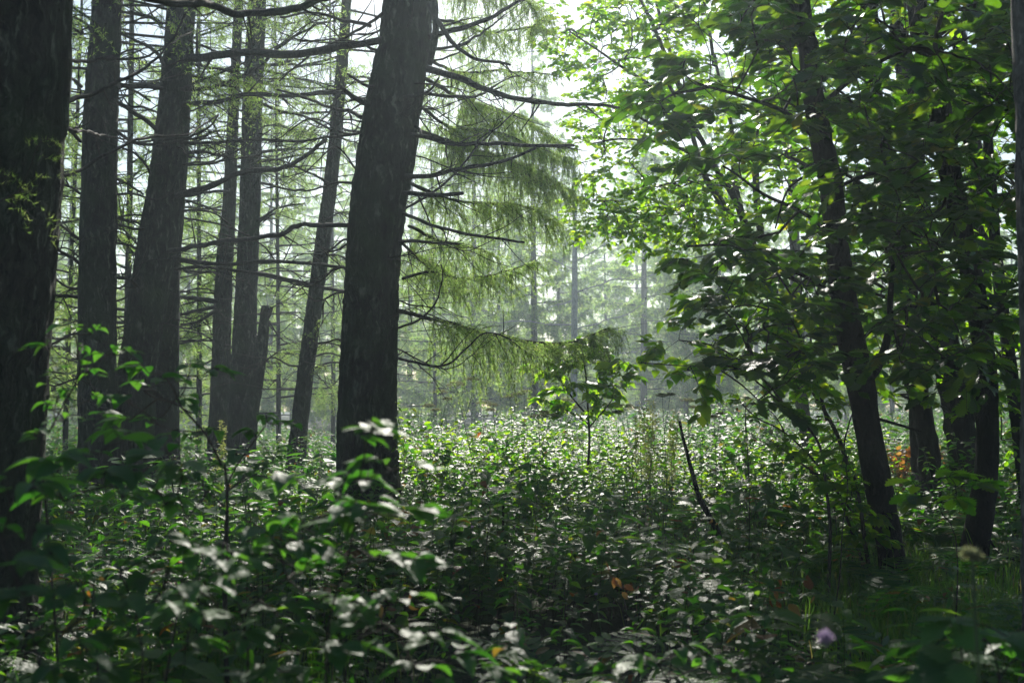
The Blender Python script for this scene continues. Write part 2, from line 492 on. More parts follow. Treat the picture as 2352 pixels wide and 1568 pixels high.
def larch(label, rows, d, top=16, sides=40, amp=.012, zl=4.6, nl=34, Lmax=3.6, group='larches of the near stand', matname='larch_bark', dens=1.2, step=.04, name='larch_tree'):
    pts, rad = trunk_path(rows, d, top)
    b = pts[0].copy(); b[2] = float(ground(b[0], b[1]))
    t = empty(name, b, label, 'tree', group)
    _, q = make_trunk(t, pts, rad, matname, sides, step, amp)
    if nl: random_limbs(t, q, zl, top - .3, nl, Lmax, top, True, dens, .6)
    return t, q

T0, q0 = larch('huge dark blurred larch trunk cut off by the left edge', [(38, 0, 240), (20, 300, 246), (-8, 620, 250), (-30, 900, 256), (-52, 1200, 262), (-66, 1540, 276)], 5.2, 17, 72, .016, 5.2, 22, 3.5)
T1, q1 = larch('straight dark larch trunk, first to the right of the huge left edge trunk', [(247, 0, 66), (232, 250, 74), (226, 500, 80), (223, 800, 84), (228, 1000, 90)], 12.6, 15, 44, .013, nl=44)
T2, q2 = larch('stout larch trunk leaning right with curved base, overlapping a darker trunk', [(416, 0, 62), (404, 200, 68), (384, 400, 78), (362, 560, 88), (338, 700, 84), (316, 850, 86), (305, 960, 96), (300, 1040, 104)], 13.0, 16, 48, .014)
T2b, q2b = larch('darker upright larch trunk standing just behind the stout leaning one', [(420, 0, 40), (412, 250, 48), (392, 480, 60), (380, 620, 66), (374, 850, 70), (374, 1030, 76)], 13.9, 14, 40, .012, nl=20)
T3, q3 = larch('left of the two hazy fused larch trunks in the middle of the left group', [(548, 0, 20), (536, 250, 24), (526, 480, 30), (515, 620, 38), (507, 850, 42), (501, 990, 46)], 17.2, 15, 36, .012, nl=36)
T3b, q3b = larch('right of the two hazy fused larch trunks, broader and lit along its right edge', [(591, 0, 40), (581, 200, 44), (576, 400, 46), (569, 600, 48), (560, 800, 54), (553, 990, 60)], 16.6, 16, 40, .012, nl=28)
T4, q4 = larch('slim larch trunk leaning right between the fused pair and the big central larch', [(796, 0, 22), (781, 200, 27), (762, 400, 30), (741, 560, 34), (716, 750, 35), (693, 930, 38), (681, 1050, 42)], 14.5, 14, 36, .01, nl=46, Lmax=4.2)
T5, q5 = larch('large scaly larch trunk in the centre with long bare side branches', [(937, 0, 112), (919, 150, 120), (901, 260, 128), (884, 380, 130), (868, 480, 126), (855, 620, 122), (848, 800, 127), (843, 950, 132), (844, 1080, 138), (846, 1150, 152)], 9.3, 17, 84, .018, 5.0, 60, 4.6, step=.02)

def dead_web(t, q, n, L, d):
    zs = q[:, 2]; mb = MB()
    for k in range(n):
        z = R.uniform(1.3, 1.3 + d * .36); p0 = q[int(np.argmin(abs(zs - z))), :3]
        a = R.choice([0, PI]) + R.normal(0, .6); LL = L * R.uniform(.3, 1.15)
        dv = np.array([math.cos(a), math.sin(a), 0])
        pts = np.array([p0 + dv * LL * u + np.array([0, 0, LL * (R.normal(0, .05) + .12 * u * R.uniform(-1.2, 1.2))]) for u in (0, .22, .45, .7, 1)])
        path = wiggle(wiggle(smooth_path(pts, .06), .05, 1.5), .014, 9)
        r0 = R.uniform(.007, .017); mb.tube(path, np.linspace(r0, .002, len(path)), 5)
        for _ in range(7):
            i = R.integers(len(path) // 4, len(path) - 1); td = unit(path[i] - path[i - 1])
            e = unit(td * .8 + R.normal(0, .55, 3)) * R.uniform(.1, .55)
            tp = wiggle(smooth_path(np.array([path[i], path[i] + e * .5, path[i] + e + [0, 0, R.uniform(-.05, .05)]]), .05), .02, 6)
            mb.tube(tp, np.linspace(r0 * .4, .0015, len(tp)), 4)
    mb.build('dead_twigs', M['branch'], t)
for t_, q_, n_k, L_, d_ in [(T1, q1, 26, 1.5, 12.6), (T2, q2, 26, 1.6, 13), (T2b, q2b, 14, 1.6, 13.9), (T3, q3, 26, 1.7, 17), (T3b, q3b, 26, 1.8, 16.6), (T4, q4, 22, 1.5, 14.5), (T5, q5, 24, 1.5, 9.3)]:
    dead_web(t_, q_, n_k, L_, d_)
# broken snag beside the fused pair
def snag():
    pts, rad = trunk_path([(609, 702, 16), (603, 780, 26), (592, 860, 30), (578, 940, 34), (572, 1000, 36)], 16.3)
    t = empty('broken_snag', (pts[0][0], pts[0][1], float(ground(pts[0][0], pts[0][1]))), 'leaning broken stub of a trunk with a forked top, beside the fused larches', 'dead tree')
    make_trunk(t, pts, rad, 'larch_bark', 28, .04, .008)
    limb(t, [(604, 770), (614, 728), (622, 704)], 16.3, None, 16, 9, twigs=0)
    limb(t, [(607, 712), (622, 740), (648, 775), (668, 790)], 16.3, 16.5, 6, 2, twigs=3)
    limb(t, [(598, 870), (612, 830), (640, 806), (665, 800)], 16.3, 16.6, 6, 2, twigs=4, foliage=dict(nstr=26, slen=.4, droop=.7, spacing=.03, nn=4, nl=.03, nw=.002))
    return t
snag()

FL = dict(nstr=60, slen=.6, droop=.8, spacing=.022, nn=4, nl=.032, nw=.0024)
# bare limbs of the central larch, right side
for pp, w0, w1, d1, tw in [
    ([(985, 10), (1015, 60), (1045, 100), (1090, 132), (1168, 145)], 14, 6, 8.6, 2), ([(980, 158), (1060, 180), (1120, 200), (1200, 226), (1290, 240), (1400, 247), (1440, 262), (1490, 286)], 17, 5, 8.4, 8),
    ([(938, 308), (1000, 314), (1070, 330), (1200, 335), (1316, 338)], 12, 7, 8.8, 5), ([(925, 405), (990, 402), (1080, 378), (1150, 366), (1235, 338)], 13, 6, 8.7, 5),
    ([(920, 443), (1000, 446), (1066, 440)], 12, 9, 8.9, 2), ([(925, 490), (1000, 517), (1080, 541), (1205, 553)], 9, 5, 8.7, 4), ([(915, 556), (980, 558), (1048, 557)], 6, 5, 8.9, 1),
    ([(915, 753), (960, 736), (1000, 698), (1014, 645), (1010, 610)], 6, 3, 8.9, 2), ([(905, 230), (940, 228), (985, 210), (1012, 178)], 12, 4, 8.6, 1),
    ([(985, 150), (1000, 70), (996, -20), (990, -90)], 17, 12, 9.0, 1), ([(985, 85), (1090, 60), (1180, 20), (1260, -30)], 14, 5, 9.8, 4),
    ([(920, 484), (980, 448), (1040, 400), (1095, 330), (1150, 285), (1230, 215)], 6, 3, 10.2, 6), ([(982, 118), (1040, 108), (1110, 75), (1160, 30)], 8, 4, 10, 4),
    ([(975, 215), (1080, 222), (1140, 205), (1200, 170)], 8, 3, 10.4, 5), ([(990, 140), (1050, 120), (1060, 105)], 5, 3, 9.5, 1), ([(930, 355), (1010, 372), (1100, 395), (1180, 398)], 4, 2, 9.9, 2),
    ([(955, 290), (968, 300), (972, 312)], 8, 6, 9, 0)]:
    limb(T5, pp, 9.2, d1, w0, w1, twigs=tw)
# live limbs carrying the hanging curtain
for pp, w0, w1, d1, n, sl in [
    ([(912, 712), (990, 733), (1070, 757), (1160, 775), (1260, 788), (1330, 782), (1400, 752)], 10, 3, 10.6, 270, .8), ([(925, 640), (985, 622), (1060, 640), (1160, 618), (1240, 600)], 7, 2, 11.2, 140, .7),
    ([(940, 520), (1000, 545), (1070, 570), (1130, 590)], 8, 3, 10.8, 80, .75), ([(960, 300), (1050, 330), (1150, 370), (1240, 400), (1310, 440)], 9, 3, 11.6, 230, .85),
    ([(975, 180), (1050, 220), (1130, 250), (1220, 280), (1300, 340)], 9, 3, 12, 230, .85), ([(985, 40), (1060, 60), (1140, 80), (1220, 60), (1260, 40)], 8, 3, 12, 120, .6),
    ([(940, 420), (1010, 450), (1120, 470), (1200, 470), (1290, 510)], 9, 3, 11.4, 190, .8), ([(960, 240), (1040, 290), (1120, 300), (1210, 330), (1300, 360)], 8, 3, 11.0, 170, .7),
    ([(1000, -60), (1080, -40), (1160, -20), (1230, 20)], 8, 3, 11.5, 150, .75), ([(925, 560), (960, 590), (1020, 620), (1040, 660)], 7, 2, 11, 70, .5),
    ([(975, 130), (1060, 170), (1180, 160), (1270, 170)], 8, 3, 12.4, 120, .55)]:
    f = dict(FL); f['nstr'] = n; f['slen'] = sl; f['t0'] = .12; f['droop'] = R.uniform(.75, 1.05); f['slen'] = sl * .8; f['nstr'] = int(n * .85)
    limb(T5, pp, 9.6, d1, w0, w1, twigs=6, foliage=f)
# left side of the central larch
for pp, w0, w1, d1 in [
    ([(880, 92), (800, 108), (700, 122), (600, 125), (500, 122), (425, 130)], 17, 20, 9.9), ([(862, 245), (822, 224), (786, 204)], 16, 9, 8.8), ([(870, 200), (835, 186), (800, 168)], 9, 5, 8.8),
    ([(830, 305), (760, 312), (700, 322), (620, 326)], 7, 4, 9.4), ([(800, 517), (700, 520), (590, 545), (480, 563), (390, 574)], 9, 13, 12.6), ([(830, 270), (800, 256), (740, 240), (640, 205)], 10, 5, 10.5),
    ([(790, 782), (755, 790), (725, 796)], 5, 3, 9.4), ([(850, 60), (800, 40), (720, 30), (640, 50)], 9, 5, 10), ([(820, 420), (760, 425), (690, 440), (600, 436)], 6, 3, 10.4), ([(800, 560), (755, 572), (700, 578)], 5, 3, 10),
    ([(880, 30), (840, 60), (700, 140), (640, 190)], 8, 4, 9.8)]:
    limb(T5, pp, 9.2, d1, w0, w1, twigs=4)
# stout leaning larch and its companion
for pp, w0, w1, d1 in [
    ([(405, 450), (490, 425), (560, 400), (650, 387), (700, 362), (745, 325)], 17, 8, 12.3), ([(395, 592), (500, 606), (600, 601), (700, 609), (792, 613)], 10, 7, 12.2), ([(420, 240), (500, 232), (560, 222), (680, 214), (800, 213)], 12, 9, 12.4),
    ([(390, 205), (300, 196), (270, 190)], 8, 12, 12.8), ([(400, 205), (480, 203), (550, 180), (600, 148), (650, 105), (720, 60), (800, 35)], 12, 4, 12.2), ([(362, 302), (335, 275), (280, 236), (262, 225)], 11, 8, 12.5),
    ([(385, 165), (350, 120), (320, 100), (276, 78)], 10, 7, 12.6), ([(372, 56), (330, 40), (282, 25)], 10, 7, 12.6), ([(330, 690), (312, 662), (290, 648), (265, 638)], 12, 7, 12.4), ([(330, 575), (300, 562), (265, 556)], 8, 5, 12.6),
    ([(340, 530), (300, 520), (268, 512)], 7, 5, 12.4), ([(300, 770), (280, 772), (270, 770)], 5, 4, 12.7), ([(410, 327), (500, 330), (600, 326), (700, 328)], 9, 5, 12.4), ([(350, 410), (330, 380), (310, 360), (275, 340)], 7, 4, 12.4),
    ([(420, 500), (520, 520), (600, 560), (640, 600)], 5, 3, 13.5), ([(430, 380), (500, 370), (560, 340), (620, 300)], 5, 3, 13.2), ([(425, 90), (520, 130), (600, 160), (680, 170)], 6, 3, 13.2), ([(350, 320), (430, 318), (480, 292), (505, 262)], 8, 4, 12.2)]:
    limb(T2, pp, 12.9, d1, w0, w1, twigs=4)
for pp, w0, w1, d1 in [([(400, 618), (470, 612), (560, 620), (640, 634), (700, 648), (800, 672)], 8, 6, 14.5), ([(408, 355), (470, 352), (540, 360), (600, 350)], 9, 5, 14.2), ([(405, 455), (470, 470), (520, 480)], 6, 4, 14)]:
    limb(T2b, pp, 13.8, d1, w0, w1, twigs=3)
for pp, w0, w1, d1 in [([(495, 693), (460, 684), (412, 678)], 13, 8, 16.6), ([(493, 706), (450, 712), (412, 720)], 9, 6, 16.6), ([(495, 716), (450, 738), (412, 744)], 8, 6, 16.6), ([(493, 783), (450, 782), (412, 782)], 5, 4, 16.8), ([(500, 625), (450, 622), (412, 614)], 6, 5, 16.8),
                       ([(525, 440), (460, 445), (420, 452)], 7, 5, 16.8), ([(530, 300), (470, 310), (430, 330)], 7, 4, 16.8)]:
    limb(T3, pp, 17.1, d1, w0, w1, twigs=2)
for pp, w0, w1, d1 in [([(590, 628), (640, 636), (700, 650), (800, 672)], 12, 8, 15.4), ([(600, 420), (660, 440), (700, 436)], 6, 4, 16.2), ([(598, 350), (680, 340), (760, 345)], 8, 4, 16.0), ([(600, 240), (680, 260), (770, 262)], 9, 5, 15.8), ([(605, 150), (690, 150), (780, 142)], 8, 4, 15.6), ([(590, 505), (640, 480), (700, 470)], 6, 4, 16.0)]:
    limb(T3b, pp, 16.5, d1, w0, w1, twigs=3, foliage=dict(nstr=22, slen=.35, droop=.6, spacing=.035, nn=3, nl=.03, nw=.0024))
for pp, w0, w1, d1 in [([(735, 585), (780, 590), (810, 600)], 6, 3, 14.2), ([(768, 305), (800, 318), (825, 330)], 6, 3, 14), ([(706, 800), (730, 760), (760, 715)], 4, 2, 14.2), ([(755, 420), (700, 395), (650, 370), (600, 365)], 6, 3, 14), ([(775, 215), (720, 190), (680, 180)], 6, 3, 14), ([(785, 120), (740, 100), (690, 95), (640, 70)], 7, 3, 14),
                       ([(745, 505), (790, 492), (840, 490)], 5, 3, 14.6), ([(700, 830), (740, 840), (760, 835)], 4, 2, 14)]:
    limb(T4, pp, 14.4, d1, w0, w1, twigs=3, foliage=dict(nstr=14, slen=.3, droop=.7, spacing=.035, nn=3, nl=.03, nw=.0024))
# first trunk, left side
for pp, w0, w1, d1 in [([(190, 75), (160, 60), (120, 45)], 8, 5, 12.2), ([(188, 200), (160, 175), (130, 158)], 8, 5, 12.2), ([(185, 325), (160, 300), (130, 280)], 9, 6, 12), ([(184, 445), (150, 428), (110, 420)], 7, 5, 12.2), ([(183, 605), (155, 592), (110, 563)], 9, 6, 12),
                       ([(183, 662), (150, 648), (105, 624)], 7, 4, 12), ([(183, 683), (140, 682), (100, 690)], 9, 6, 12), ([(182, 765), (140, 780), (98, 806)], 7, 4, 12.4), ([(185, 550), (150, 530), (115, 500)], 8, 5, 12), ([(265, 300), (330, 330), (420, 325), (480, 318)], 8, 5, 12.9), ([(268, 190), (300, 205), (350, 235)], 8, 5, 12.9),
                       ([(265, 410), (300, 430), (330, 450)], 6, 4, 13), ([(268, 500), (300, 505), (325, 515)], 7, 4, 13), ([(272, 240), (340, 250), (380, 270)], 6, 4, 13.2), ([(230, 395), (238, 425), (228, 440)], 5, 3, 12.3)]:
    limb(T1, pp, 12.6, d1, w0, w1, twigs=3)
# near limbs of the huge left trunk, crossing in front of the others
for pp, w0, w1, d1 in [([(110, 415), (200, 385), (290, 332), (350, 318), (425, 318), (460, 300), (500, 268)], 9, 4, 7.4), ([(115, 262), (190, 222), (265, 182), (330, 150), (380, 108), (430, 30)], 12, 4, 7.0),
                       ([(135, 146), (190, 142), (250, 124), (330, 118), (400, 90), (440, 70)], 8, 4, 7.4), ([(330, -6), (420, 8), (500, 20), (580, 26), (700, 12), (800, -8)], 16, 20, 7.6), ([(130, 278), (170, 300), (210, 316), (290, 322)], 8, 5, 8)]:
    limb(T0, pp, 5.4, d1, w0, w1, twigs=5)
limb(T0, [(-20, 470), (40, 440), (80, 340), (100, 318)], 4.7, 4.2, 5, 2, twigs=2, foliage=dict(nstr=12, slen=.2, droop=.4, spacing=.02, nn=3, nl=.026, nw=.0009, t0=.1))

# ---- generic larches farther back: built once per kind, then copied
def generic_larch(top, Lmax, n, dens, detail, zmin, r0, label, group, fine=MID):
    t = empty('larch_tree', (0, 0, 0), label, 'tree', group)
    lean = R.uniform(-.3, .3, 2)
    pts = np.array([[0, 0, -.4], [0.02, 0, 1.5], [lean[0] * .3, lean[1] * .3, top * .4], [lean[0], lean[1], top]])
    q = smooth_path(np.hstack([pts, np.array([[r0 * 1.15], [r0], [r0 * .75], [.02]])]), .25)
    mb = MB(); mb.tube(q[:, :3], q[:, 3], 18, bump=bark_bump(.01, 7))
    mb.build('trunk', M['larch_bark'], t)
    random_limbs(t, q, zmin, top - .2, n, Lmax, top, True, dens, detail, w0=.03, fine=fine)
    return t
G1 = 'sunlit larches behind the near stand'
mid_kinds = [generic_larch(13.5, 3.2, 62, .8, .55, .9, .055, '-', G1), generic_larch(12, 3.5, 58, .8, .55, 1.2, .05, '-', G1), generic_larch(14.5, 3.0, 66, .8, .55, 1.5, .06, '-', G1)]
mids = [(-25, 17.5, 'yellow-green larch glowing behind the gap beside the huge left edge trunk'), (150, 21, 'sunlit larch behind the straight dark trunk near the left edge'), (290, 18.6, 'sunlit larch showing between the straight dark trunk and the stout leaning one'),
        (455, 23, 'hazy sunlit larch in the gap left of the fused pair'), (640, 24, 'hazy thin larch between the fused pair and the slim leaning trunk'), (765, 31, 'pale hazy larch in the gap left of the big central trunk'),
        (-190, 23, 'larch beyond the left edge, its sunlit sprays reaching into the left gap'), (1000, 38, 'pale larch trunk just right of the big central trunk, deep in haze'), (60, 27, 'hazy larch far behind the huge left edge trunk'), (390, 29, 'hazy larch far behind the stout leaning larch')]
for k, (px, d, lab) in enumerate(mids):
    src = mid_kinds[k % 3]
    o = src if k < 3 else copy_tree(src)
    p = P(px, 1000, d)
    o.location = (p[0], d, float(ground(p[0], d)))
    o.rotation_euler = (0, 0, float(R.uniform(0, 6.28)))
    s = float(R.uniform(.88, 1.1)); o.scale = (s, s, s)
    o['label'] = lab
G2 = 'conifers of the misty far stand'
far_kinds = [generic_larch(13, 3.9, 64, 1.15, .6, .3, .11, '-', G2, FAR), generic_larch(11, 4.0, 58, 1.15, .6, .5, .1, '-', G2, FAR), generic_larch(15, 3.8, 70, 1.15, .6, 1.0, .13, '-', G2, FAR)]
far = [(1090, 34, 'misty conifer behind the drooping sprays of the central larch'), (1145, 41, 'slim misty conifer second right of the central larch in the gap'), (1228, 36, 'misty conifer left of the pale dead tree in the central gap'), (1284, 44, 'distant misty conifer just left of the pale dead tree'),
       (1395, 46, 'faint misty conifer right of the pale dead tree'), (1480, 38, 'broad misty conifer in the middle of the hazy gap'), (1532, 50, 'faintest conifer deep in the haze of the gap'), (1577, 40, 'misty conifer at the right end of the hazy gap'), (1655, 35, 'misty conifer beside the bright leaves right of the gap'),
       (1740, 44, 'misty conifer seen under the dark oak leaves'), (1850, 39, 'misty conifer behind the thin lit saplings on the right'), (1945, 47, 'misty conifer seen just left of the leaning black oak trunk'), (2050, 40, 'misty conifer in the grey gap right of the leaning black oak trunk'), (2120, 50, 'faint conifer behind the gnarled leaning trunks'),
       (2240, 42, 'misty conifer behind the right black trunk'), (2330, 46, 'misty conifer near the right edge'), (1050, 52, 'faint conifer far beyond the central larch, low in the haze'), (940, 46, 'misty conifer against the right flank of the central trunk'), (830, 44, 'misty conifer hidden mostly by the central trunk'), (765, 40, 'misty conifer left of the central trunk'), (672, 48, 'faint conifer right of the slim leaning snag'),
       (620, 38, 'misty conifer behind the broken snag'), (460, 44, 'misty conifer in the lower left gap behind the fused pair'), (430, 52, 'faintest conifer left of the fused pair'), (150, 40, 'misty conifer low in the gap beside the left edge trunk'), (20, 46, 'misty conifer behind the left edge trunk')]
for k, (px, d, lab) in enumerate(far):
    src = far_kinds[k % 3]
    o = src if k < 3 else copy_tree(src)
    d = d * 1.5
    p = P(px, 1000, d)
    o.location = (p[0], d, float(ground(p[0], d)))
    o.rotation_euler = (0, 0, float(R.uniform(0, 6.28)))
    s = float(R.uniform(1.05, 1.4)); o.scale = (s, s, s)
    o['label'] = lab
for k in range(44):                                          # the farthest row, nothing tells these apart
    o = copy_tree(far_kinds[k % 3])
    px = -250 + 2850 * (k + float(R.uniform(.1, .9))) / 44 if k < 44 else float(R.uniform(960, 1800)); d = float(R.uniform(90, 130)) if k < 44 else float(R.uniform(95, 130))
    p = P(px, 1000, d)
    o.location = (p[0], d, float(ground(p[0], d)))
    o.rotation_euler = (0, 0, float(R.uniform(0, 6.28)))
    s = float(R.uniform(1.2, 1.6)); o.scale = (s, s, s)
    o['label'] = 'faint conifer in the farthest row of the misty stand'; o['group'] = 'farthest row of misty conifers'

# pale dead tree in the gap
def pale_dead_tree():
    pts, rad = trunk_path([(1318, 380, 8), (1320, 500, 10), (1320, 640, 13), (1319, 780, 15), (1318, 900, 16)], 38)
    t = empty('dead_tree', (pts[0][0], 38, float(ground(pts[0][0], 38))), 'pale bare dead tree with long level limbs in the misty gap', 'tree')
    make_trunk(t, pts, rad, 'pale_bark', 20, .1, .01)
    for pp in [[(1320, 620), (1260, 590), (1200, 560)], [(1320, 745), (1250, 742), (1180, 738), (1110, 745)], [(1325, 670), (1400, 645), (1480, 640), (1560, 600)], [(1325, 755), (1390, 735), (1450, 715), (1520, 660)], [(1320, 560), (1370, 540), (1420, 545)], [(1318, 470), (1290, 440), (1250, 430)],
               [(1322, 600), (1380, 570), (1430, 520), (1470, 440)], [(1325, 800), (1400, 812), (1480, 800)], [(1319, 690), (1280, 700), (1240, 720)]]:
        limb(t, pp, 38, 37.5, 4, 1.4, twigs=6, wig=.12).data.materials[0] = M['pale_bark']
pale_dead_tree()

# ------------------------------------------------------------------ broadleaved trees
def in_poly(x, y, poly):
    c = False; n = len(poly); j = n - 1
    for i in range(n):
        xi, yi = poly[i]; xj, yj = poly[j]
        if (yi > y) != (yj > y) and x < (xj - xi) * (y - yi) / (yj - yi) + xi: c = not c
        j = i
    return c
def poly_points(poly, n, d0, d1, clump=.0, seed=0):
    xs = [p[0] for p in poly]; ys = [p[1] for p in poly]; out = []
    while len(out) < n:
        x = R.uniform(min(xs), max(xs)); y = R.uniform(min(ys), max(ys))
        if not in_poly(x, y, poly): continue
        if clump and float(n2(x, y, 1 / 110., seed)) < clump * R.uniform(.6, 1.2): continue
        out.append(P(x, y, R.uniform(d0, d1)))
    return np.array(out)
def grow(seeds, anchors):
    """joins the anchors to the limb nodes as a branching tree; returns nodes, parents, loads"""
    nodes = np.vstack([seeds, anchors]); S = len(seeds)
    par = np.full(len(nodes), -1); cost = np.zeros(len(nodes))
    best = np.full(len(nodes), 1e9); bp_ = np.zeros(len(nodes), int)
    done = np.zeros(len(nodes), bool); done[:S] = True
    for i in range(S, len(nodes)):
        dd = np.linalg.norm(seeds - nodes[i], axis=1); k = int(dd.argmin()); best[i] = dd[k]; bp_[i] = k
    order = []
    for _ in range(len(anchors)):
        c = np.where(done, 1e9, best); i = int(c.argmin())
        done[i] = True; par[i] = bp_[i]; order.append(i)
        cost[i] = cost[par[i]] + np.linalg.norm(nodes[i] - nodes[par[i]])
        dd = np.linalg.norm(nodes - nodes[i], axis=1) + .25 * cost[i]
        m = (~done) & (dd < best); best[m] = dd[m]; bp_[m] = i
    load = np.ones(len(nodes))
    for i in order[::-1]:
        if par[i] >= 0: load[par[i]] += load[i]
    return nodes, par, load, S
def leafy(parent, seeds, anchors, tpl, lmat, lsize, nleaf=10, tlen=.45, tw=.0028, name='crown', mt='stem', updown=.25, fan=False, tilt=.28, flat=False):
    anchors = np.asarray(anchors); nodes, par, load, S = grow(np.asarray(seeds), anchors)
    mt_ = MB(); ml = MB(); Pp = []; Aa = []; Uu = []; Ss = []
    for i in range(S, len(nodes)):
        a = nodes[par[i]]; b = nodes[i]; L = np.linalg.norm(b - a)
        mid = (a + b) / 2 + R.normal(0, .06 * L, 3) + np.array([0, 0, .05 * L])
        path = smooth_path(np.array([a, mid, b]), .1)
        r0 = tw * math.sqrt(load[i]) * 1.15; r1 = tw * math.sqrt(max(1, load[i] - 1))
        mt_.tube(path, np.linspace(r0, r1, len(path)), 5, cap=False)
        out = unit(b - a); out[2] *= .4
        for _ in range(2 if load[i] < 4 else 1):
            dv = unit(out + R.normal(0, .5, 3) * np.array([1, 1, updown]))
            Lt = tlen * R.uniform(.6, 1.2)
            tp = smooth_path(np.array([b, b + dv * Lt * .5 + [0, 0, .02], b + dv * Lt - np.array([0, 0, .18 * Lt])]), .06)
            mt_.tube(tp, np.linspace(tw, tw * .4, len(tp)), 4, cap=False)
            n = max(3, int(nleaf * R.uniform(.6, 1.3)))
            for k in range(n):
                t = (.15 + .85 * (k + .5) / n) if not fan else R.uniform(.7, 1)
                p = tp[min(len(tp) - 1, int(t * (len(tp) - 1)))]
                ang = (1 if k % 2 else -1) * R.uniform(.5, 1.2) if k < n - 1 and not fan else R.uniform(-1.3, 1.3)
                c, s_ = math.cos(ang), math.sin(ang)
                ax = np.array([dv[0] * c - dv[1] * s_, dv[0] * s_ + dv[1] * c, dv[2] * .4 - R.uniform(-.1, .32) if not flat else R.normal(.02, .1)])
                Pp.append(p); Aa.append(ax); Uu.append(np.array([0, 0, 1]) + R.normal(0, tilt, 3)); Ss.append(lsize * R.uniform(.6, 1.15))
    leaves(ml, np.array(Pp), np.array(Aa), np.array(Uu), np.array(Ss), tpl)
    mt_.build('twigs', M[mt], parent)
    return ml.build(name, M[lmat], parent)

def broad(name, label, rows, d, limbs, matname, top, cat='tree', sides=40, amp=.01, group=None, step=.04, freq=9.):
    pts, rad = trunk_path(rows, d, top)
    t = empty(name, (pts[0][0], pts[0][1], float(ground(pts[0][0], pts[0][1]))), label, cat, group)
    _, q = make_trunk(t, pts, rad, matname, sides, step, amp, freq)
    nodes = [q[i, :3] for i in range(len(q) // 3, len(q), max(1, int(.3 / step)))]
    for pp, w0, w1, d1 in limbs:
        n = len(pp)
        path = wiggle(smooth_path(np.array([P(x, y, d + (d1 - d) * k / (n - 1)) for k, (x, y) in enumerate(pp)]), .06), .03, 2)
        mb = MB(); r = np.linspace(w0, w1, len(path)) / FPX * (d + d1) / 4
        mb.tube(path, r * (1 + .2 * (vnoise(path * 12) - .5)), 9); mb.build('branch', M['branch' if matname != 'oak_bark' else 'oak_bark'], t)
        nodes += [path[i] for i in range(3, len(path), 4)]
    return t, q, np.array(nodes)

# near leaning oak (black trunk)
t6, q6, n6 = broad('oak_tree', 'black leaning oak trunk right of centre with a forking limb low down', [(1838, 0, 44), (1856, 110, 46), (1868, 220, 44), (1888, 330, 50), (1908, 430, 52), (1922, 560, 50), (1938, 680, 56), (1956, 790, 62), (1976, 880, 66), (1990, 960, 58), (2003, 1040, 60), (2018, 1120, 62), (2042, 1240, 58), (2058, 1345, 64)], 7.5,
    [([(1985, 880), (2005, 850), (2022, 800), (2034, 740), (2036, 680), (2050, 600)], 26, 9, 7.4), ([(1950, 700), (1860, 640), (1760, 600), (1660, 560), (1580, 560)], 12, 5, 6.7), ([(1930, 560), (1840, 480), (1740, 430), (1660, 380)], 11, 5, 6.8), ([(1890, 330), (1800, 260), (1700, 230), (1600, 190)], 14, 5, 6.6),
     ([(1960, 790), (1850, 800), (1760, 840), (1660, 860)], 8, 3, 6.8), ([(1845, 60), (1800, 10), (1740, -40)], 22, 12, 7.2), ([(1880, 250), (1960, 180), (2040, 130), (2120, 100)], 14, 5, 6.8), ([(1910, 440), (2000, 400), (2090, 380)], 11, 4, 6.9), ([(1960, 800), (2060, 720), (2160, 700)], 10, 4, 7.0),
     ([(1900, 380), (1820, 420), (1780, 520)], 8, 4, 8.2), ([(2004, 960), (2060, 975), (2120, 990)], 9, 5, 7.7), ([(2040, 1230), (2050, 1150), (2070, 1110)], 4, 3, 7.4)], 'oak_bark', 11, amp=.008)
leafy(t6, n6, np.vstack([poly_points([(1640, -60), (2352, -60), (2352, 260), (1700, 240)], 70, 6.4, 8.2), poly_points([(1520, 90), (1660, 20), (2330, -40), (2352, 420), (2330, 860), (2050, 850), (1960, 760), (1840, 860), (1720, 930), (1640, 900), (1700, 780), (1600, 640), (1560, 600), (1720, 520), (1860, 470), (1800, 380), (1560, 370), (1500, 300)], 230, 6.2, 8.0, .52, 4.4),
                     poly_points([(1560, 560), (1780, 520), (1900, 640), (1900, 900), (1700, 940), (1640, 850), (1720, 760)], 16, 6.2, 7.6)]), OAK, 'shaded_oak', .125, 9, .3, .003)
# right oak
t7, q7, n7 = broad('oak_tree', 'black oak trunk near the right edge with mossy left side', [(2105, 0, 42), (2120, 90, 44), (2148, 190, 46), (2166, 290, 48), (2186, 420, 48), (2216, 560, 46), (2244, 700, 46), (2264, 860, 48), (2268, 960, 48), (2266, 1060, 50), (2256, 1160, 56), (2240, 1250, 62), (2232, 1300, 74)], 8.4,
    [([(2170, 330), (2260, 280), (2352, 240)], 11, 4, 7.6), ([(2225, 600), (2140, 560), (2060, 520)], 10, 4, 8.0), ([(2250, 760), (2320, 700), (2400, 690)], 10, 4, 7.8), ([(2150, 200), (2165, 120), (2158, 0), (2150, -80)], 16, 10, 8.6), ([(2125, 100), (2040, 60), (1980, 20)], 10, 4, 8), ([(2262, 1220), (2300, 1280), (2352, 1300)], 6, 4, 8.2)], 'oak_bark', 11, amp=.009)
def shade_sprays(n, x0, x1, y0, y1, z0, z1):  # added leaf sprays, unseen above the frame, that shade the near oak leaves
    return np.stack([R.uniform(x0, x1, n), R.uniform(y0, y1, n), R.uniform(z0, z1, n)], -1)
leafy(t7, n7, poly_points([(1980, 60), (2352, -60), (2480, 200), (2480, 880), (2200, 900), (2080, 840), (2040, 500), (2000, 300)], 150, 7.2, 9.5, .42, 9.1).tolist() + shade_sprays(200, .9, 6.5, 9, 12, 5.7, 8).tolist(), OAK, 'shaded_oak', .14, 9, .32, .003)
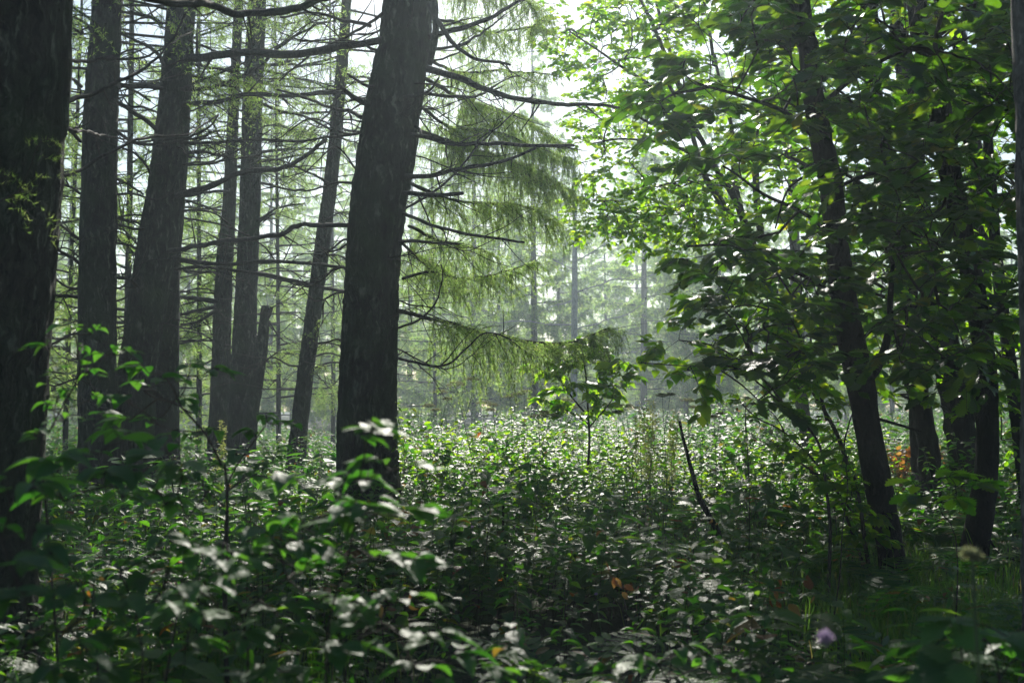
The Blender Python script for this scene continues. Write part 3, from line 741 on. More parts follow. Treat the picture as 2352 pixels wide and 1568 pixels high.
# grey trunk on the right edge
t9, q9, n9 = broad('ash_tree', 'blurred grey-brown trunk cut by the right edge', [(2378, 0, 104), (2384, 250, 100), (2390, 500, 100), (2396, 800, 100), (2402, 1100, 104), (2410, 1500, 112)], 4.6, [], 'grey_bark', 9, amp=.006)
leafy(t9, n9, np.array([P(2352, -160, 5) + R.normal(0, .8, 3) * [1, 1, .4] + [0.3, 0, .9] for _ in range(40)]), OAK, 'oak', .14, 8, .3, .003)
# small-leaved multi-stemmed tree behind, brightly backlit
t10, q10, n10 = broad('alder_tree', 'sunlit small-leaved tree with several slanting stems beside the hazy gap', [(1612, 385, 12), (1650, 455, 16), (1700, 535, 20), (1760, 640, 24), (1800, 740, 26), (1830, 860, 28), (1850, 980, 30)], 14,
    [([(1800, 720), (1740, 590), (1690, 470), (1645, 385), (1600, 300), (1500, 150)], 24, 6, 13.6), ([(1790, 700), (1720, 540), (1690, 420), (1680, 300), (1640, 120)], 20, 6, 14.4), ([(1770, 650), (1745, 520), (1735, 400), (1740, 250), (1760, 0)], 20, 7, 14), ([(1640, 430), (1560, 480), (1480, 500), (1380, 480)], 10, 3, 12.8),
     ([(1640, 390), (1560, 340), (1460, 320), (1360, 330)], 10, 3, 13), ([(1610, 320), (1520, 220), (1420, 150), (1300, 60)], 12, 3, 13), ([(1560, 200), (1500, 60), (1440, -60)], 12, 5, 13.4), ([(1700, 430), (1620, 400), (1560, 420), (1450, 440)], 8, 3, 12.6), ([(1640, 150), (1620, 20), (1560, -90)], 9, 4, 13.8)], 'grey_bark', 8, sides=24, amp=.004)
leafy(t10, n10, np.vstack([poly_points([(1240, -20), (1900, -40), (1900, 540), (1740, 480), (1600, 560), (1560, 600), (1440, 560), (1315, 525), (1340, 470), (1400, 430), (1340, 400), (1300, 320), (1350, 260), (1290, 180), (1250, 100)], 760, 12.2, 15.5, .32, 2.2),
    poly_points([(1310, 470), (1440, 430), (1640, 420), (1640, 500), (1560, 590), (1440, 565), (1320, 520)], 110, 12.2, 13.6)]), SERR, 'light', .088, 10, .34, .0025, tilt=.5)
# more broadleaved trees filling the right side
t11, q11, n11 = broad('oak_tree', 'dark rough trunk leaning left behind the black oak, upper right', [(2000, -20, 24), (2010, 100, 26), (2010, 200, 28), (2030, 330, 30), (2050, 450, 30), (2080, 600, 34), (2100, 800, 38), (2112, 1000, 42)], 12.5,
    [([(2010, 180), (1960, 80), (1930, -20)], 14, 7, 12.2), ([(2060, 500), (1980, 420), (1900, 380), (1840, 390)], 12, 4, 11), ([(2090, 700), (1980, 640), (1900, 640)], 10, 4, 11.4), ([(2040, 400), (2140, 320), (2240, 300)], 10, 4, 11.5)], 'oak_bark', 11, sides=28, amp=.01)
leafy(t11, n11, np.vstack([shade_sprays(90, 1, 7.5, 9, 12, 5.4, 8), poly_points([(1620, 200), (1800, 0), (2352, 0), (2352, 850), (2100, 860), (1960, 880), (1800, 800), (1700, 700), (1760, 560), (1760, 420), (1640, 400)], 310, 9.5, 12.5, .5, 6.6),
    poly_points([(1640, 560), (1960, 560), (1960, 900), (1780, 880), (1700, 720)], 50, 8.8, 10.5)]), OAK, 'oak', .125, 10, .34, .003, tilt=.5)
t12, q12, n12 = broad('oak_tree', 'gnarled ivy-hung trunk with loose bark, left of the right black trunk', [(2040, 500, 36), (2070, 620, 38), (2090, 750, 40), (2100, 860, 46), (2116, 940, 40), (2130, 1010, 42), (2138, 1090, 50)], 12.0,
    [([(2105, 880), (2070, 870), (2020, 872)], 9, 4, 11.6), ([(2110, 925), (2070, 908), (2030, 905), (1990, 890)], 8, 3, 11.2), ([(2100, 800), (2060, 700), (2040, 620)], 16, 8, 12.4)], 'oak_bark', 9, sides=36, amp=.03, freq=5.)
leafy(t12, n12, poly_points([(2000, 700), (2300, 700), (2300, 900), (2200, 960), (2000, 900)], 60, 10.8, 12.6), SERR, 'light', .1, 9, .3, .0028)
t13, q13, n13 = broad('oak_tree', 'broad fissured trunk leaning left, just left of the right black trunk', [(2110, 480, 50), (2140, 640, 56), (2168, 780, 60), (2186, 880, 64), (2204, 970, 62), (2218, 1060, 70)], 12.8,
    [([(2150, 780), (2240, 720), (2310, 700)], 12, 5, 12.4), ([(2185, 860), (2230, 930), (2250, 990)], 12, 8, 12.2)], 'oak_bark', 10, sides=40, amp=.03, freq=5.)
leafy(t13, n13, poly_points([(1900, 200), (2450, 100), (2450, 880), (2200, 900), (2000, 800)], 100, 12.5, 15, .5, 1.6), SERR, 'light', .12, 9, .4, .003)
t14, q14, n14 = broad('maple_tree', 'slender green-lit trunk far back at the right edge, low down', [(2290, 600, 26), (2310, 760, 28), (2322, 860, 30), (2336, 960, 30), (2346, 1040, 32)], 11.5, [([(2320, 850), (2280, 800), (2240, 790)], 7, 3, 11.2)], 'oak_bark', 9, sides=24, amp=.006)
leafy(t14, n14, poly_points([(2270, 860), (2420, 700), (2420, 1060), (2300, 1030)], 46, 10.5, 12.5), ROUND, 'light', .07, 10, .3, .0025)
t15, q15, n15 = broad('birch_tree', 'pale hazy trunk standing low between the thin saplings and the black oak', [(1830, 700, 26), (1838, 850, 28), (1845, 950, 30), (1850, 1040, 32)], 20, [], 'grey_bark', 12, sides=24, amp=.006)
leafy(t15, n15, np.vstack([poly_points([(1700, 0), (2352, 0), (2352, 700), (1750, 700)], 110, 17, 22, .45, 3.1)]), ROUND, 'light', .12, 9, .5, .004)
t16, q16, n16 = broad('maple_tree', 'tall thin-trunked broadleaved tree far back on the right, filling the upper right with green', [(2160, 0, 26), (2200, 80, 34), (2216, 200, 34), (2232, 300, 36), (2250, 500, 38), (2262, 800, 40), (2270, 1000, 42)], 14.5,
    [([(2215, 180), (2280, 60), (2330, -20)], 12, 6, 14)], 'oak_bark', 12, sides=24, amp=.008)
leafy(t16, n16, poly_points([(2100, -40), (2500, -60), (2500, 800), (2200, 780), (2060, 420)], 100, 13, 18, .5, 7.7), ROUND, 'light', .12, 9, .45, .0035)

# the compound-leaved spray reaching into the gap (elder bush on the right)
def shrub(name, label, base, stems, leafpts, tpl, lmat, lsize, cat='shrub', group=None, mt='stem', w=9, nleaf=7, tlen=.12, fan=False, tilt=.28, flat=False):
    """stems: (list of px points, depth); leafpts: world anchors"""
    t = empty(name, (base[0], base[1], float(ground(base[0], base[1]))), label, cat, group)
    nodes = []
    ms = MB()
    root = np.array([base[0], base[1], float(ground(base[0], base[1])) - .05])
    for pp, d0, d1, w0, w1, rooted in stems:
        n = len(pp)
        pts = [P(x, y, d0 + (d1 - d0) * k / max(1, n - 1)) for k, (x, y) in enumerate(pp)]
        if rooted: pts = [root, (root + pts[0]) / 2 + R.normal(0, .02, 3)] + pts
        path = wiggle(smooth_path(np.array(pts), .05), .012, 4)
        r = np.linspace(w0, w1, len(path)) / FPX * (d0 + d1) / 4
        ms.tube(path, r, 7)
        nodes += [path[i] for i in range(len(path) // 3, len(path), 2)]
    ms.build('stem', M[mt], t)
    leafy(t, np.array(nodes), leafpts, tpl, lmat, lsize, nleaf, tlen, .0018, 'leaves', mt, .25, fan, tilt, flat)
    return t
def around(pxs, d, n, s, dd=.15):
    out = []
    for (x, y) in pxs:
        for _ in range(n):
            out.append(P(x + R.normal(0, s), y + R.normal(0, s * .6), d + R.normal(0, dd)))
    return np.array(out)
b_ = P(1900, 1300, 7.2)
shrub('elder_bush', 'arching elder spray with bright green pointed leaflets left of the black oak', (b_[0], 7.2),
      [([(1880, 1020), (1800, 930), (1740, 860), (1650, 800), (1560, 780)], 7.2, 7.6, 9, 3, True), ([(1800, 930), (1700, 850), (1600, 840), (1470, 835)], 7.2, 7.4, 5, 2, False), ([(1740, 860), (1700, 760), (1650, 700), (1600, 690)], 7.3, 7.7, 5, 2, False)],
      np.vstack([around([(1480, 838), (1540, 775), (1590, 700), (1640, 670), (1700, 680), (1560, 840), (1640, 790), (1700, 830), (1590, 870), (1650, 870), (1720, 760), (1500, 800)], 7.6, 3, 22), around([(1740, 700), (1780, 800)], 7.8, 4, 25)]), OVATE_BIG, 'light', .12, nleaf=6, tlen=.16)

# thin saplings beside the black oak
def sapling(label, stems, d, leafp, nl, lsize, tpl=SERR, lm='light', group='thin saplings around the black oak'):
    b = P(*stems[0][0][0], d)
    return shrub('sapling', label, (b[0], d), [(s, d, d + dd, w0, w1, False) for s, w0, w1, dd in stems], around(leafp, d, nl, 16), tpl, lm, lsize, 'sapling', group, nleaf=6, tlen=.14)
sapling('thin dark sapling stem curving up from the foot of the black oak towards the left', [([(1998, 1375), (1985, 1310), (1960, 1230), (1925, 1130), (1900, 1100), (1860, 1085)], 9, 5, 0), ([(1925, 1130), (1860, 1080), (1800, 1035), (1760, 1010)], 6, 3, .3)], 7.6, [(1860, 1090), (1900, 1110), (1960, 1180), (1800, 1040), (1950, 1230)], 4, .07)
sapling('straight knobbly sapling stem beside the foot of the black oak', [([(2000, 1375), (1996, 1300), (1980, 1200), (1968, 1120), (1962, 1090)], 12, 7, 0)], 7.4, [(1960, 1110), (1965, 1150), (1990, 1190), (2000, 1230)], 4, .085)
sapling('curved sapling with lit leaves whose stem arches up left of the black oak', [([(1950, 1130), (1942, 1050), (1915, 980), (1880, 920), (1850, 880), (1820, 860)], 14, 5, .4), ([(1900, 965), (1885, 900), (1870, 830), (1860, 740)], 9, 4, .3), ([(1935, 1040), (1950, 980), (1965, 930)], 5, 3, 0)], 9.5,
        [(1830, 870), (1860, 900), (1880, 860), (1900, 930), (1940, 940), (1920, 1000), (1870, 1040), (1890, 1080), (1820, 920), (1900, 990), (1850, 960)], 4, .08)
sapling('slim sapling slanting up-left with a wilted orange leaf near its tip', [([(1960, 1180), (1880, 1070), (1800, 990), (1740, 960), (1700, 925)], 6, 3, .3), ([(1800, 990), (1780, 960), (1760, 940)], 3, 2, .1)], 8.5, [(1700, 930), (1740, 950), (1800, 1010), (1850, 1040)], 2, .08)

# central elder seedling with tiered leaves
b_ = P(1353, 1060, 10.8)
shrub('elder_bush', 'young elder bush with tiered dark-topped leaves alone in the middle of the glade', (b_[0], 10.8),
      [([(1353, 1040), (1354, 1000), (1352, 957), (1348, 880), (1340, 830), (1332, 790)], 10.8, 10.8, 8, 3, True), ([(1352, 957), (1320, 920), (1280, 870), (1236, 845)], 10.8, 10.7, 5, 2, False), ([(1352, 957), (1380, 920), (1410, 870), (1428, 843)], 10.8, 11, 5, 2, False), ([(1354, 975), (1300, 940), (1256, 922)], 10.8, 10.6, 4, 2, False), ([(1354, 980), (1390, 940), (1410, 915)], 10.8, 10.6, 4, 2, False)],
      np.vstack([around([(1332, 790), (1300, 802), (1360, 802)], 10.8, 3, 10), around([(1340, 830), (1310, 835), (1375, 828), (1290, 845), (1395, 840)], 10.8, 3, 10), around([(1236, 845), (1262, 855), (1280, 870), (1428, 843), (1400, 850), (1448, 862)], 10.8, 2, 8), around([(1330, 880), (1370, 872), (1300, 885), (1400, 890), (1345, 905), (1290, 900), (1418, 885)], 10.8, 2, 9),
                 around([(1256, 922), (1280, 930), (1320, 930), (1380, 925), (1408, 918), (1340, 950), (1290, 950), (1370, 955)], 10.8, 2, 10)]), OVATE_BIG, 'light', .115, nleaf=8, tlen=.13)

# lone dead sticks
def stick(label, pp, d, w0, w1, tw=3):
    b = P(*pp[0], d)
    t = empty('dead_stick', (b[0], d, float(ground(b[0], d))), label, 'stick')
    pts = [P(x, y, d) for x, y in pp]
    g = pts[0] + (pts[0] - pts[1]) * .15; pts = [np.array([g[0], g[1], float(ground(g[0], g[1])) - .05])] + pts
    q = wiggle(smooth_path(np.array(pts), .03), .012, 6)
    mb = MB(); mb.tube(q, np.linspace(w0, w1, len(q)) / FPX * d / 2 * (1 + .3 * (vnoise(q * 25) - .5)), 10)
    for _ in range(tw):
        i = R.integers(4, len(q) - 2); dv = unit(R.normal(0, 1, 3) * [1, .6, .8])
        mb.tube(np.array([q[i], q[i] + dv * .05, q[i] + dv * .09 + [0, 0, .02]]), [.006, .004, .002], 5)
    mb.build('stick', M['oak_bark'], t)
stick('black tapering dead stake leaning left out of the plants, right of centre', [(1650, 1240), (1630, 1190), (1605, 1140), (1590, 1090), (1575, 1030), (1559, 968)], 8.0, 20, 6)
stick('thin crooked upright dead stick in the plants below the centre', [(1148, 1370), (1158, 1320), (1160, 1260), (1155, 1210), (1160, 1150), (1166, 1130)], 6.3, 9, 5)

# ------------------------------------------------------------------ umbels, goldenrod, flowers
def umbel_plant(label, d, heads, basepx, group='umbellifers on the skyline of the glade'):
    b = P(basepx[0], basepx[1], d)
    g = float(ground(b[0], d))
    t = empty('umbellifer', (b[0], d, g), label, 'wildflower', group)
    ms = MB(); mu = MB(); ml = MB()
    root = np.array([b[0], d, g])
    first = None
    for k, (x, y, wpx) in enumerate(heads):
        h = P(x, y, d + R.normal(0, .05))
        start = root if k == 0 else first
        mid = (start + h) / 2 + np.array([0, 0, .03]) + (R.normal(0, .015, 3))
        q = smooth_path(np.array([start, mid, h]), .05)
        if k == 0: first = q[int(len(q) * .72)]
        ms.tube(q, np.linspace(.0055 if k == 0 else .003, .002, len(q)), 6)
        rad = wpx / FPX * d / 2
        n = 14
        for j in range(n):
            a = 2 * PI * j / n + R.uniform(0, .3); rr = rad * (1 if j % 2 else .55)
            e = h + np.array([math.cos(a) * rr, math.sin(a) * rr, rad * .55 * (1.2 - (rr / rad) ** 2 * .6)])
            ms.tube(np.array([h, (h + e) / 2 - [0, 0, .004], e]), [.0014, .001, .001], 4)
            pts = e + R.normal(0, 1, (12, 3)) * [rad * .13, rad * .13, rad * .05]
            needle_tufts(mu, pts, 4, .011, .0035)
        if k == 0:
            for f in (.3, .45, .6, .72):
                p = q[int(len(q) * f)]; a = R.uniform(0, 6.28)
                for s in (-1, 0, 1):
                    leaves(ml, [p + np.array([math.cos(a), math.sin(a), .1]) * .04], [[math.cos(a + s * .7), math.sin(a + s * .7), -.1]], [[0, 0, 1]], [.09], SERR)
    ms.build('stem', M['green_stem'], t); mu.build('umbel', M['seed'], t); ml.build('leaves', M['light'], t)
umbel_plant('tall umbellifer with two flat heads leaning left, nearest the central trunk', 10.2, [(1048, 890, 42), (1084, 876, 30)], (1118, 1120))
umbel_plant('umbellifer with small dark twin heads just right of the leaning one', 10.8, [(1171, 915, 24), (1187, 909, 22)], (1190, 1100))
umbel_plant('single-headed umbellifer on a thin dark stalk between the tall twins', 10.6, [(1132, 934, 22)], (1152, 1100))
umbel_plant('dark seed-headed umbellifer close to the central trunk, lowest of the row', 11.2, [(985, 936, 26), (1000, 945, 20)], (984, 1080))
umbel_plant('broad brown-headed umbellifer left of the young elder bush', 10.4, [(1236, 962, 34), (1264, 960, 32), (1250, 950, 20)], (1245, 1110))
umbel_plant('broad flat-headed umbellifer right of the young elder bush', 10.4, [(1438, 942, 42), (1420, 950, 24)], (1448, 1110))
umbel_plant('tall twin-headed umbellifer between the goldenrods and the dead stake', 9.8, [(1521, 912, 24), (1539, 909, 20)], (1532, 1110))
umbel_plant('thin umbellifer standing against the grey haze left of the black oak', 9.6, [(1712, 918, 20), (1728, 930, 16)], (1716, 1100))
umbel_plant('small umbellifer beneath the dark oak leaves, right of the dead stake', 10, [(1640, 960, 20), (1655, 952, 16)], (1648, 1100))

for k_, (hx, hy, d_) in enumerate([(1012, 905, 10.5), (1110, 930, 12), (1300, 925, 11.8), (1580, 925, 10.6), (1205, 905, 12.5)]):
    umbel_plant(['slim umbellifer with one flat head, second from the central trunk', 'small distant umbellifer left of the single-headed stalk', 'umbellifer half hidden by the left leaves of the young elder bush', 'umbellifer standing between the dead stake and the dark oak leaves', 'tall faint umbellifer midway between the central trunk and the young elder bush'][k_], d_, [(hx, hy, 30), (hx + 16, hy + 14, 20)], (hx + 6, 1090))

def goldenrod(label, d, tops, base):
    b = P(base[0], base[1], d); g = float(ground(b[0], d))
    t = empty('goldenrod', (b[0], d, g), label, 'wildflower', 'pale goldenrods')
    ms = MB(); mf = MB()
    for (x, y) in tops:
        h = P(x, y, d + R.normal(0, .06)); root = np.array([b[0] + R.normal(0, .04), d, g])
        q = smooth_path(np.array([root, (root + h) / 2 + R.normal(0, .02, 3), h]), .02)
        ms.tube(q, np.linspace(.004, .0015, len(q)), 5)
        up = q[int(len(q) * .45):]
        for i in range(0, len(up), 1):
            a = R.uniform(0, 6.28, 3); r = .05 * (1 - i / len(up)) + .015
            ps = up[i] + np.stack([np.cos(a) * r * R.uniform(.2, 1, 3), np.sin(a) * r * R.uniform(.2, 1, 3), R.uniform(0, .03, 3)], -1)
            needle_tufts(mf, ps, 5, .018, .004)
            leaves(mf, ps[:1] * .5 + up[i] * .5, np.stack([np.cos(a[:1]), np.sin(a[:1]), [.5]], -1), [[0, 0, 1]], [.05], OVATE)
    ms.build('stem', M['green_stem'], t); mf.build('flower_plume', M['gold'], t)
goldenrod('larger clump of pale yellow-green goldenrod right of the young elder bush', 10, [(1468, 932), (1478, 940), (1493, 925), (1500, 928), (1460, 960), (1485, 965), (1508, 960)], (1486, 1080))
goldenrod('smaller pale goldenrod just left of the dead stake', 10, [(1548, 950), (1558, 962), (1540, 975)], (1548, 1090))
goldenrod('feathery pale plume beside the foot of the slim leaning larch', 11.5, [(508, 970), (518, 985)], (515, 1060))

def blossom(name, label, px, py, d, wpx, m, n=500, stemb=None, cat='flower', flat=.6):
    h = P(px, py, d); r = wpx / FPX * d / 2
    g = float(ground(h[0], h[1]))
    t = empty(name, (h[0], h[1], g), label, cat)
    ms = MB(); ms.tube(smooth_path(np.array([[h[0] + .05, h[1], g], [h[0] + .02, h[1], (g + h[2]) / 2], h]), .05), .003, 6); ms.build('stem', M['green_stem'], t)
    mf = MB(); v = unit(R.normal(0, 1, (n, 3))) * R.uniform(.2, 1, (n, 1)) ** .5 * [r, r, r * flat]
    leaves(mf, h + v * .5, v + R.normal(0, .01, (n, 3)), R.normal(0, 1, (n, 3)), r * .6, OVATE); mf.build('petals', M[m], t)
blossom('purple_flower', 'soft blurred mauve flower head low at the right front', 1895, 1462, 1.7, 44, 'purple', 100, flat=.8)
blossom('withered_flower', 'olive-brown blurred seed head in front of the right black trunk', 2232, 1272, 2.0, 56, 'seed', 90)
blossom('purple_flower', 'tiny violet flower left of the thin upright stick', 1085, 1205 + 5, 6.0, 10, 'purple', 60)
blossom('purple_flower', 'tiny violet flower low near the orange leaves', 1369, 1363, 5.6, 10, 'purple', 60)

def withered(label, px, py, d, s, n, group='withered orange leaf clusters'):
    c = P(px, py, d); g = float(ground(c[0], d))
    t = empty('withered_plant', (c[0], d, g), label, 'dead leaves', group)
    ms = MB(); ms.tube(smooth_path(np.array([[c[0], d, g], [c[0] + .02, d, (g + c[2]) / 2], c]), .04), .003, 5); ms.build('stem', M['stem'], t)
    mf = MB(); v = R.normal(0, 1, (n, 3)) * np.array([s, s * .6, s * .5])
    leaves(mf, c + v, unit(R.normal(0, 1, (n, 3)) + [0, 0, -.8]), R.normal(0, 1, (n, 3)), s * R.uniform(.6, 1.1, n), SERR); mf.build('leaves', M['orange'], t)
withered('orange and yellow withered leaf cluster in the lower middle', 1430, 1338, 5.3, .06, 9)
withered('brown curled leaves of a wilting dock at the lower right', 1800, 1372, 5.2, .07, 8)
withered('small orange dead leaf hanging under the dark oak sprays', 1712, 938, 7.2, .03, 3)
withered('orange leaf beside the foot of the black stake', 1632, 1195, 7.8, .035, 5)
withered('brown dead leaf hanging among front shrub leaves at the left', 215, 1340, 3.4, .03, 3)
withered('yellowed dead leaf in the plants right of centre', 1320, 1270, 6.4, .035, 4)
withered('red-brown dead leaf low at the centre bottom', 872, 1370, 4.2, .05, 5)
withered('orange dead leaves near the thin saplings', 1915, 1155, 8, .035, 4)
def dead_bracken():
    c = P(2080, 1040, 14.0); g = float(ground(c[0], 14.0))
    t = empty('dead_bracken', (c[0], 14, g), 'low mass of glowing orange dead fern behind the black oak trunk', 'fern')
    mf = MB(); n = 900
    v = R.normal(0, 1, (n, 3)) * np.array([.28, .3, .0]); z = R.uniform(.1, .72, n)
    leaves(mf, np.stack([c[0] + v[:, 0], 14 + v[:, 1], g + z], -1), unit(R.normal(0, 1, (n, 3)) + [0, 0, -.3]), R.normal(0, 1, (n, 3)), R.uniform(.04, .1, n), SERR); mf.build('fronds', M['orange'], t)
    ms = MB()
    for _ in range(24):
        a = R.normal(0, .25, 2); ms.tube(np.array([[c[0] + a[0] * .6, 14 + a[1], g], [c[0] + a[0], 14 + a[1], g + .4], [c[0] + a[0] * 1.5, 14 + a[1], g + .7]]), [.004, .003, .001], 4)
    ms.build('stem', M['stem'], t)
dead_bracken()

# ------------------------------------------------------------------ blurred shrubs in the left foreground
GF = 'leafy shrubs in the left foreground'
def front(label, basepx, d, stems, pts, n=2, s=20, lsize=.115, nleaf=4, m='big', tpl=OVATE_BIG, tl=.08):
    lsize *= .7; b = P(basepx, 1500, d)
    return shrub('leafy_shrub', label, (b[0], d), [(pp, d, d + dd, w0, w1, rt) for pp, w0, w1, dd, rt in stems], around(pts, d, n, s, .12), tpl, m, lsize, 'shrub', GF, nleaf=nleaf, tlen=tl, tilt=.13, flat=True)
front('shrub arching up-left before the stout leaning larch, one long leaf pointing right', 560, 3.7, [([(520, 1100), (509, 1064), (472, 993), (421, 939), (404, 898), (387, 871)], 11, 4, 0, True), ([(412, 912), (420, 885), (426, 862)], 4, 3, 0, False), ([(440, 950), (390, 925), (340, 905)], 4, 2, 0, False), ([(472, 993), (400, 985), (330, 960)], 4, 2, -.1, False)],
      [(424, 860), (475, 850), (335, 855), (350, 888), (328, 903), (290, 925), (362, 920), (232, 945), (362, 965), (300, 985), (420, 1000), (470, 1010), (250, 1000)], 1, 12, .11, 3)
front('sparse shrub with small upright leaves just right of the huge left trunk', 120, 3.4, [([(100, 1040), (118, 998), (150, 940), (180, 886), (190, 840), (172, 810)], 8, 3, 0, True), ([(162, 912), (140, 885), (110, 868)], 3, 2, 0, False), ([(185, 870), (215, 835), (250, 812)], 3, 2, 0, False)],
      [(128, 855), (177, 785), (209, 778), (123, 800), (245, 812), (275, 817), (204, 858), (200, 812), (130, 932), (110, 940), (160, 960), (200, 925), (100, 1000)], 1, 8, .07, 3)
front('broad shrub with pale glinting leaves in front of the left larches', 330, 2.9, [([(430, 1190), (380, 1140), (330, 1100), (272, 1070)], 8, 4, 0, True), ([(430, 1190), (470, 1140), (500, 1090)], 6, 3, .1, False), ([(380, 1140), (300, 1130), (220, 1120)], 4, 2, -.1, False)],
      [(240, 1040), (300, 1020), (350, 1060), (270, 1085), (180, 1060), (400, 1040), (140, 1095), (220, 1120), (330, 1100), (430, 1080), (480, 1100), (130, 1150), (280, 1150), (370, 1170)], 1, 16, .12, 3)
front('upright dark-stemmed shrub below the fused larches', 520, 3.9, [([(508, 1300), (512, 1230), (516, 1165), (524, 1100), (560, 1040), (600, 985)], 10, 4, 0, True), ([(516, 1165), (480, 1130), (450, 1120)], 5, 3, 0, False), ([(520, 1130), (560, 1110), (610, 1080)], 5, 3, 0, False)],
      [(600, 975), (640, 965), (575, 1000), (560, 1045), (620, 1050), (500, 1070), (460, 1110), (540, 1100), (610, 1080), (640, 1110), (480, 1150), (560, 1150), (430, 1140)], 1, 14, .1, 3)
front('pale-leaved shrub crossing the foot of the central larch', 780, 2.6, [([(760, 1420), (800, 1300), (815, 1200), (822, 1120), (835, 1040)], 9, 4, 0, True), ([(810, 1220), (870, 1170), (930, 1160)], 5, 3, 0, False), ([(800, 1280), (740, 1240), (690, 1210)], 5, 3, 0, False), ([(820, 1120), (870, 1090), (930, 1080)], 4, 3, 0, False)],
      [(838, 1005), (845, 1030), (880, 1075), (800, 1100), (850, 1105), (930, 1080), (700, 1120), (760, 1170), (860, 1180), (930, 1180), (820, 1200), (690, 1210), (640, 1260), (870, 1280), (930, 1290), (800, 1300)], 1, 10, .115, 2)
front('shrub with two bright white glinting leaves low at the left', 300, 2.5, [([(330, 1560), (320, 1450), (300, 1370), (270, 1300)], 9, 4, 0, True), ([(310, 1420), (380, 1360), (450, 1340)], 5, 3, 0, False), ([(310, 1420), (230, 1380), (170, 1360)], 5, 3, 0, False)],
      [(210, 1300), (270, 1310), (160, 1290), (330, 1290), (400, 1320), (450, 1340), (380, 1260), (180, 1380), (120, 1360), (280, 1390), (340, 1400), (240, 1440), (150, 1450), (420, 1420), (100, 1280)], 1, 16, .1, 3)
front('dark shrub filling the lower left of centre with broad grey-sheened leaves', 560, 2.6, [([(570, 1560), (560, 1460), (540, 1380), (510, 1300), (500, 1250)], 12, 5, 0, True), ([(550, 1420), (620, 1350), (690, 1320)], 6, 3, 0, False), ([(550, 1420), (470, 1390), (420, 1370)], 6, 3, 0, False)],
      [(500, 1250), (440, 1270), (560, 1260), (620, 1240), (640, 1290), (700, 1320), (520, 1320), (460, 1350), (580, 1340), (420, 1400), (500, 1400), (640, 1390), (720, 1380), (560, 1450), (460, 1480), (660, 1470), (700, 1250), (380, 1340)], 1, 18, .11, 3)
front('low broad-leaved shrub at the bottom left edge', 80, 2.4, [([(90, 1600), (80, 1500), (60, 1400), (50, 1330)], 9, 4, 0, True), ([(80, 1480), (140, 1440), (200, 1430)], 5, 3, 0, False)],
      [(30, 1480), (60, 1500), (100, 1400), (20, 1380), (160, 1470), (220, 1480), (60, 1300), (30, 1240), (90, 1210), (20, 1170), (60, 1120), (130, 1540), (240, 1540)], 1, 16, .11, 3)
front('low broad-leaved shrub at the bottom edge left of centre', 780, 2.6, [([(800, 1600), (790, 1500), (800, 1420), (830, 1370)], 9, 4, 0, True), ([(790, 1480), (870, 1440), (930, 1430)], 5, 3, 0, False)],
      [(830, 1380), (900, 1400), (760, 1400), (870, 1450), (940, 1450), (780, 1470), (840, 1500), (1000, 1520), (920, 1530), (740, 1530), (1060, 1540), (680, 1550), (990, 1470)], 1, 16, .1, 3)
b_ = P(2300, 1500, 2.8)
shrub('leafy_shrub', 'blurred lobed-leaved shrub cut by the lower right corner', (b_[0], 2.8), [([(2300, 1600), (2280, 1500), (2240, 1450), (2180, 1430)], 2.8, 2.8, 6, 3, True)], around([(2200, 1440), (2260, 1470), (2320, 1450), (2150, 1490), (2330, 1520), (2220, 1520), (2120, 1545), (2290, 1555)], 2.8, 1, 12), OAK, 'big', .11, nleaf=3, tlen=.08)
b_ = P(1540, 1500, 3.2)
shrub('leafy_shrub', 'low shrub with silvery topped leaves at the bottom edge right of centre', (b_[0], 3.2), [([(1540, 1600), (1520, 1540), (1500, 1500)], 3.2, 3.2, 6, 3, True)], around([(1480, 1520), (1540, 1500), (1400, 1540), (1600, 1545), (1330, 1555), (1680, 1560), (1250, 1530)], 3.2, 1, 12), OVATE_BIG, 'big', .07, nleaf=3, tlen=.08)
b_ = P(1900, 1100, 6.0)
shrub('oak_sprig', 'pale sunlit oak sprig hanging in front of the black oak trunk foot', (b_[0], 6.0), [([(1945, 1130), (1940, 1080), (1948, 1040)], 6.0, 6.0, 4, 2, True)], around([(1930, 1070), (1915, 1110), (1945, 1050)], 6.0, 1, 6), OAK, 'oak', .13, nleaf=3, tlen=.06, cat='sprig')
b_ = P(2150, 1150, 5.2)
shrub('oak_sprig', 'dark oak sapling spray crossing the right black trunk', (b_[0], 5.2), [([(2200, 1230), (2170, 1180), (2150, 1140)], 5.2, 5.2, 5, 2, True)], around([(2120, 1110), (2180, 1100), (2230, 1120), (2140, 1160), (2200, 1150)], 5.2, 1, 10), OAK, 'oak', .12, nleaf=4, tlen=.08, cat='sprig')

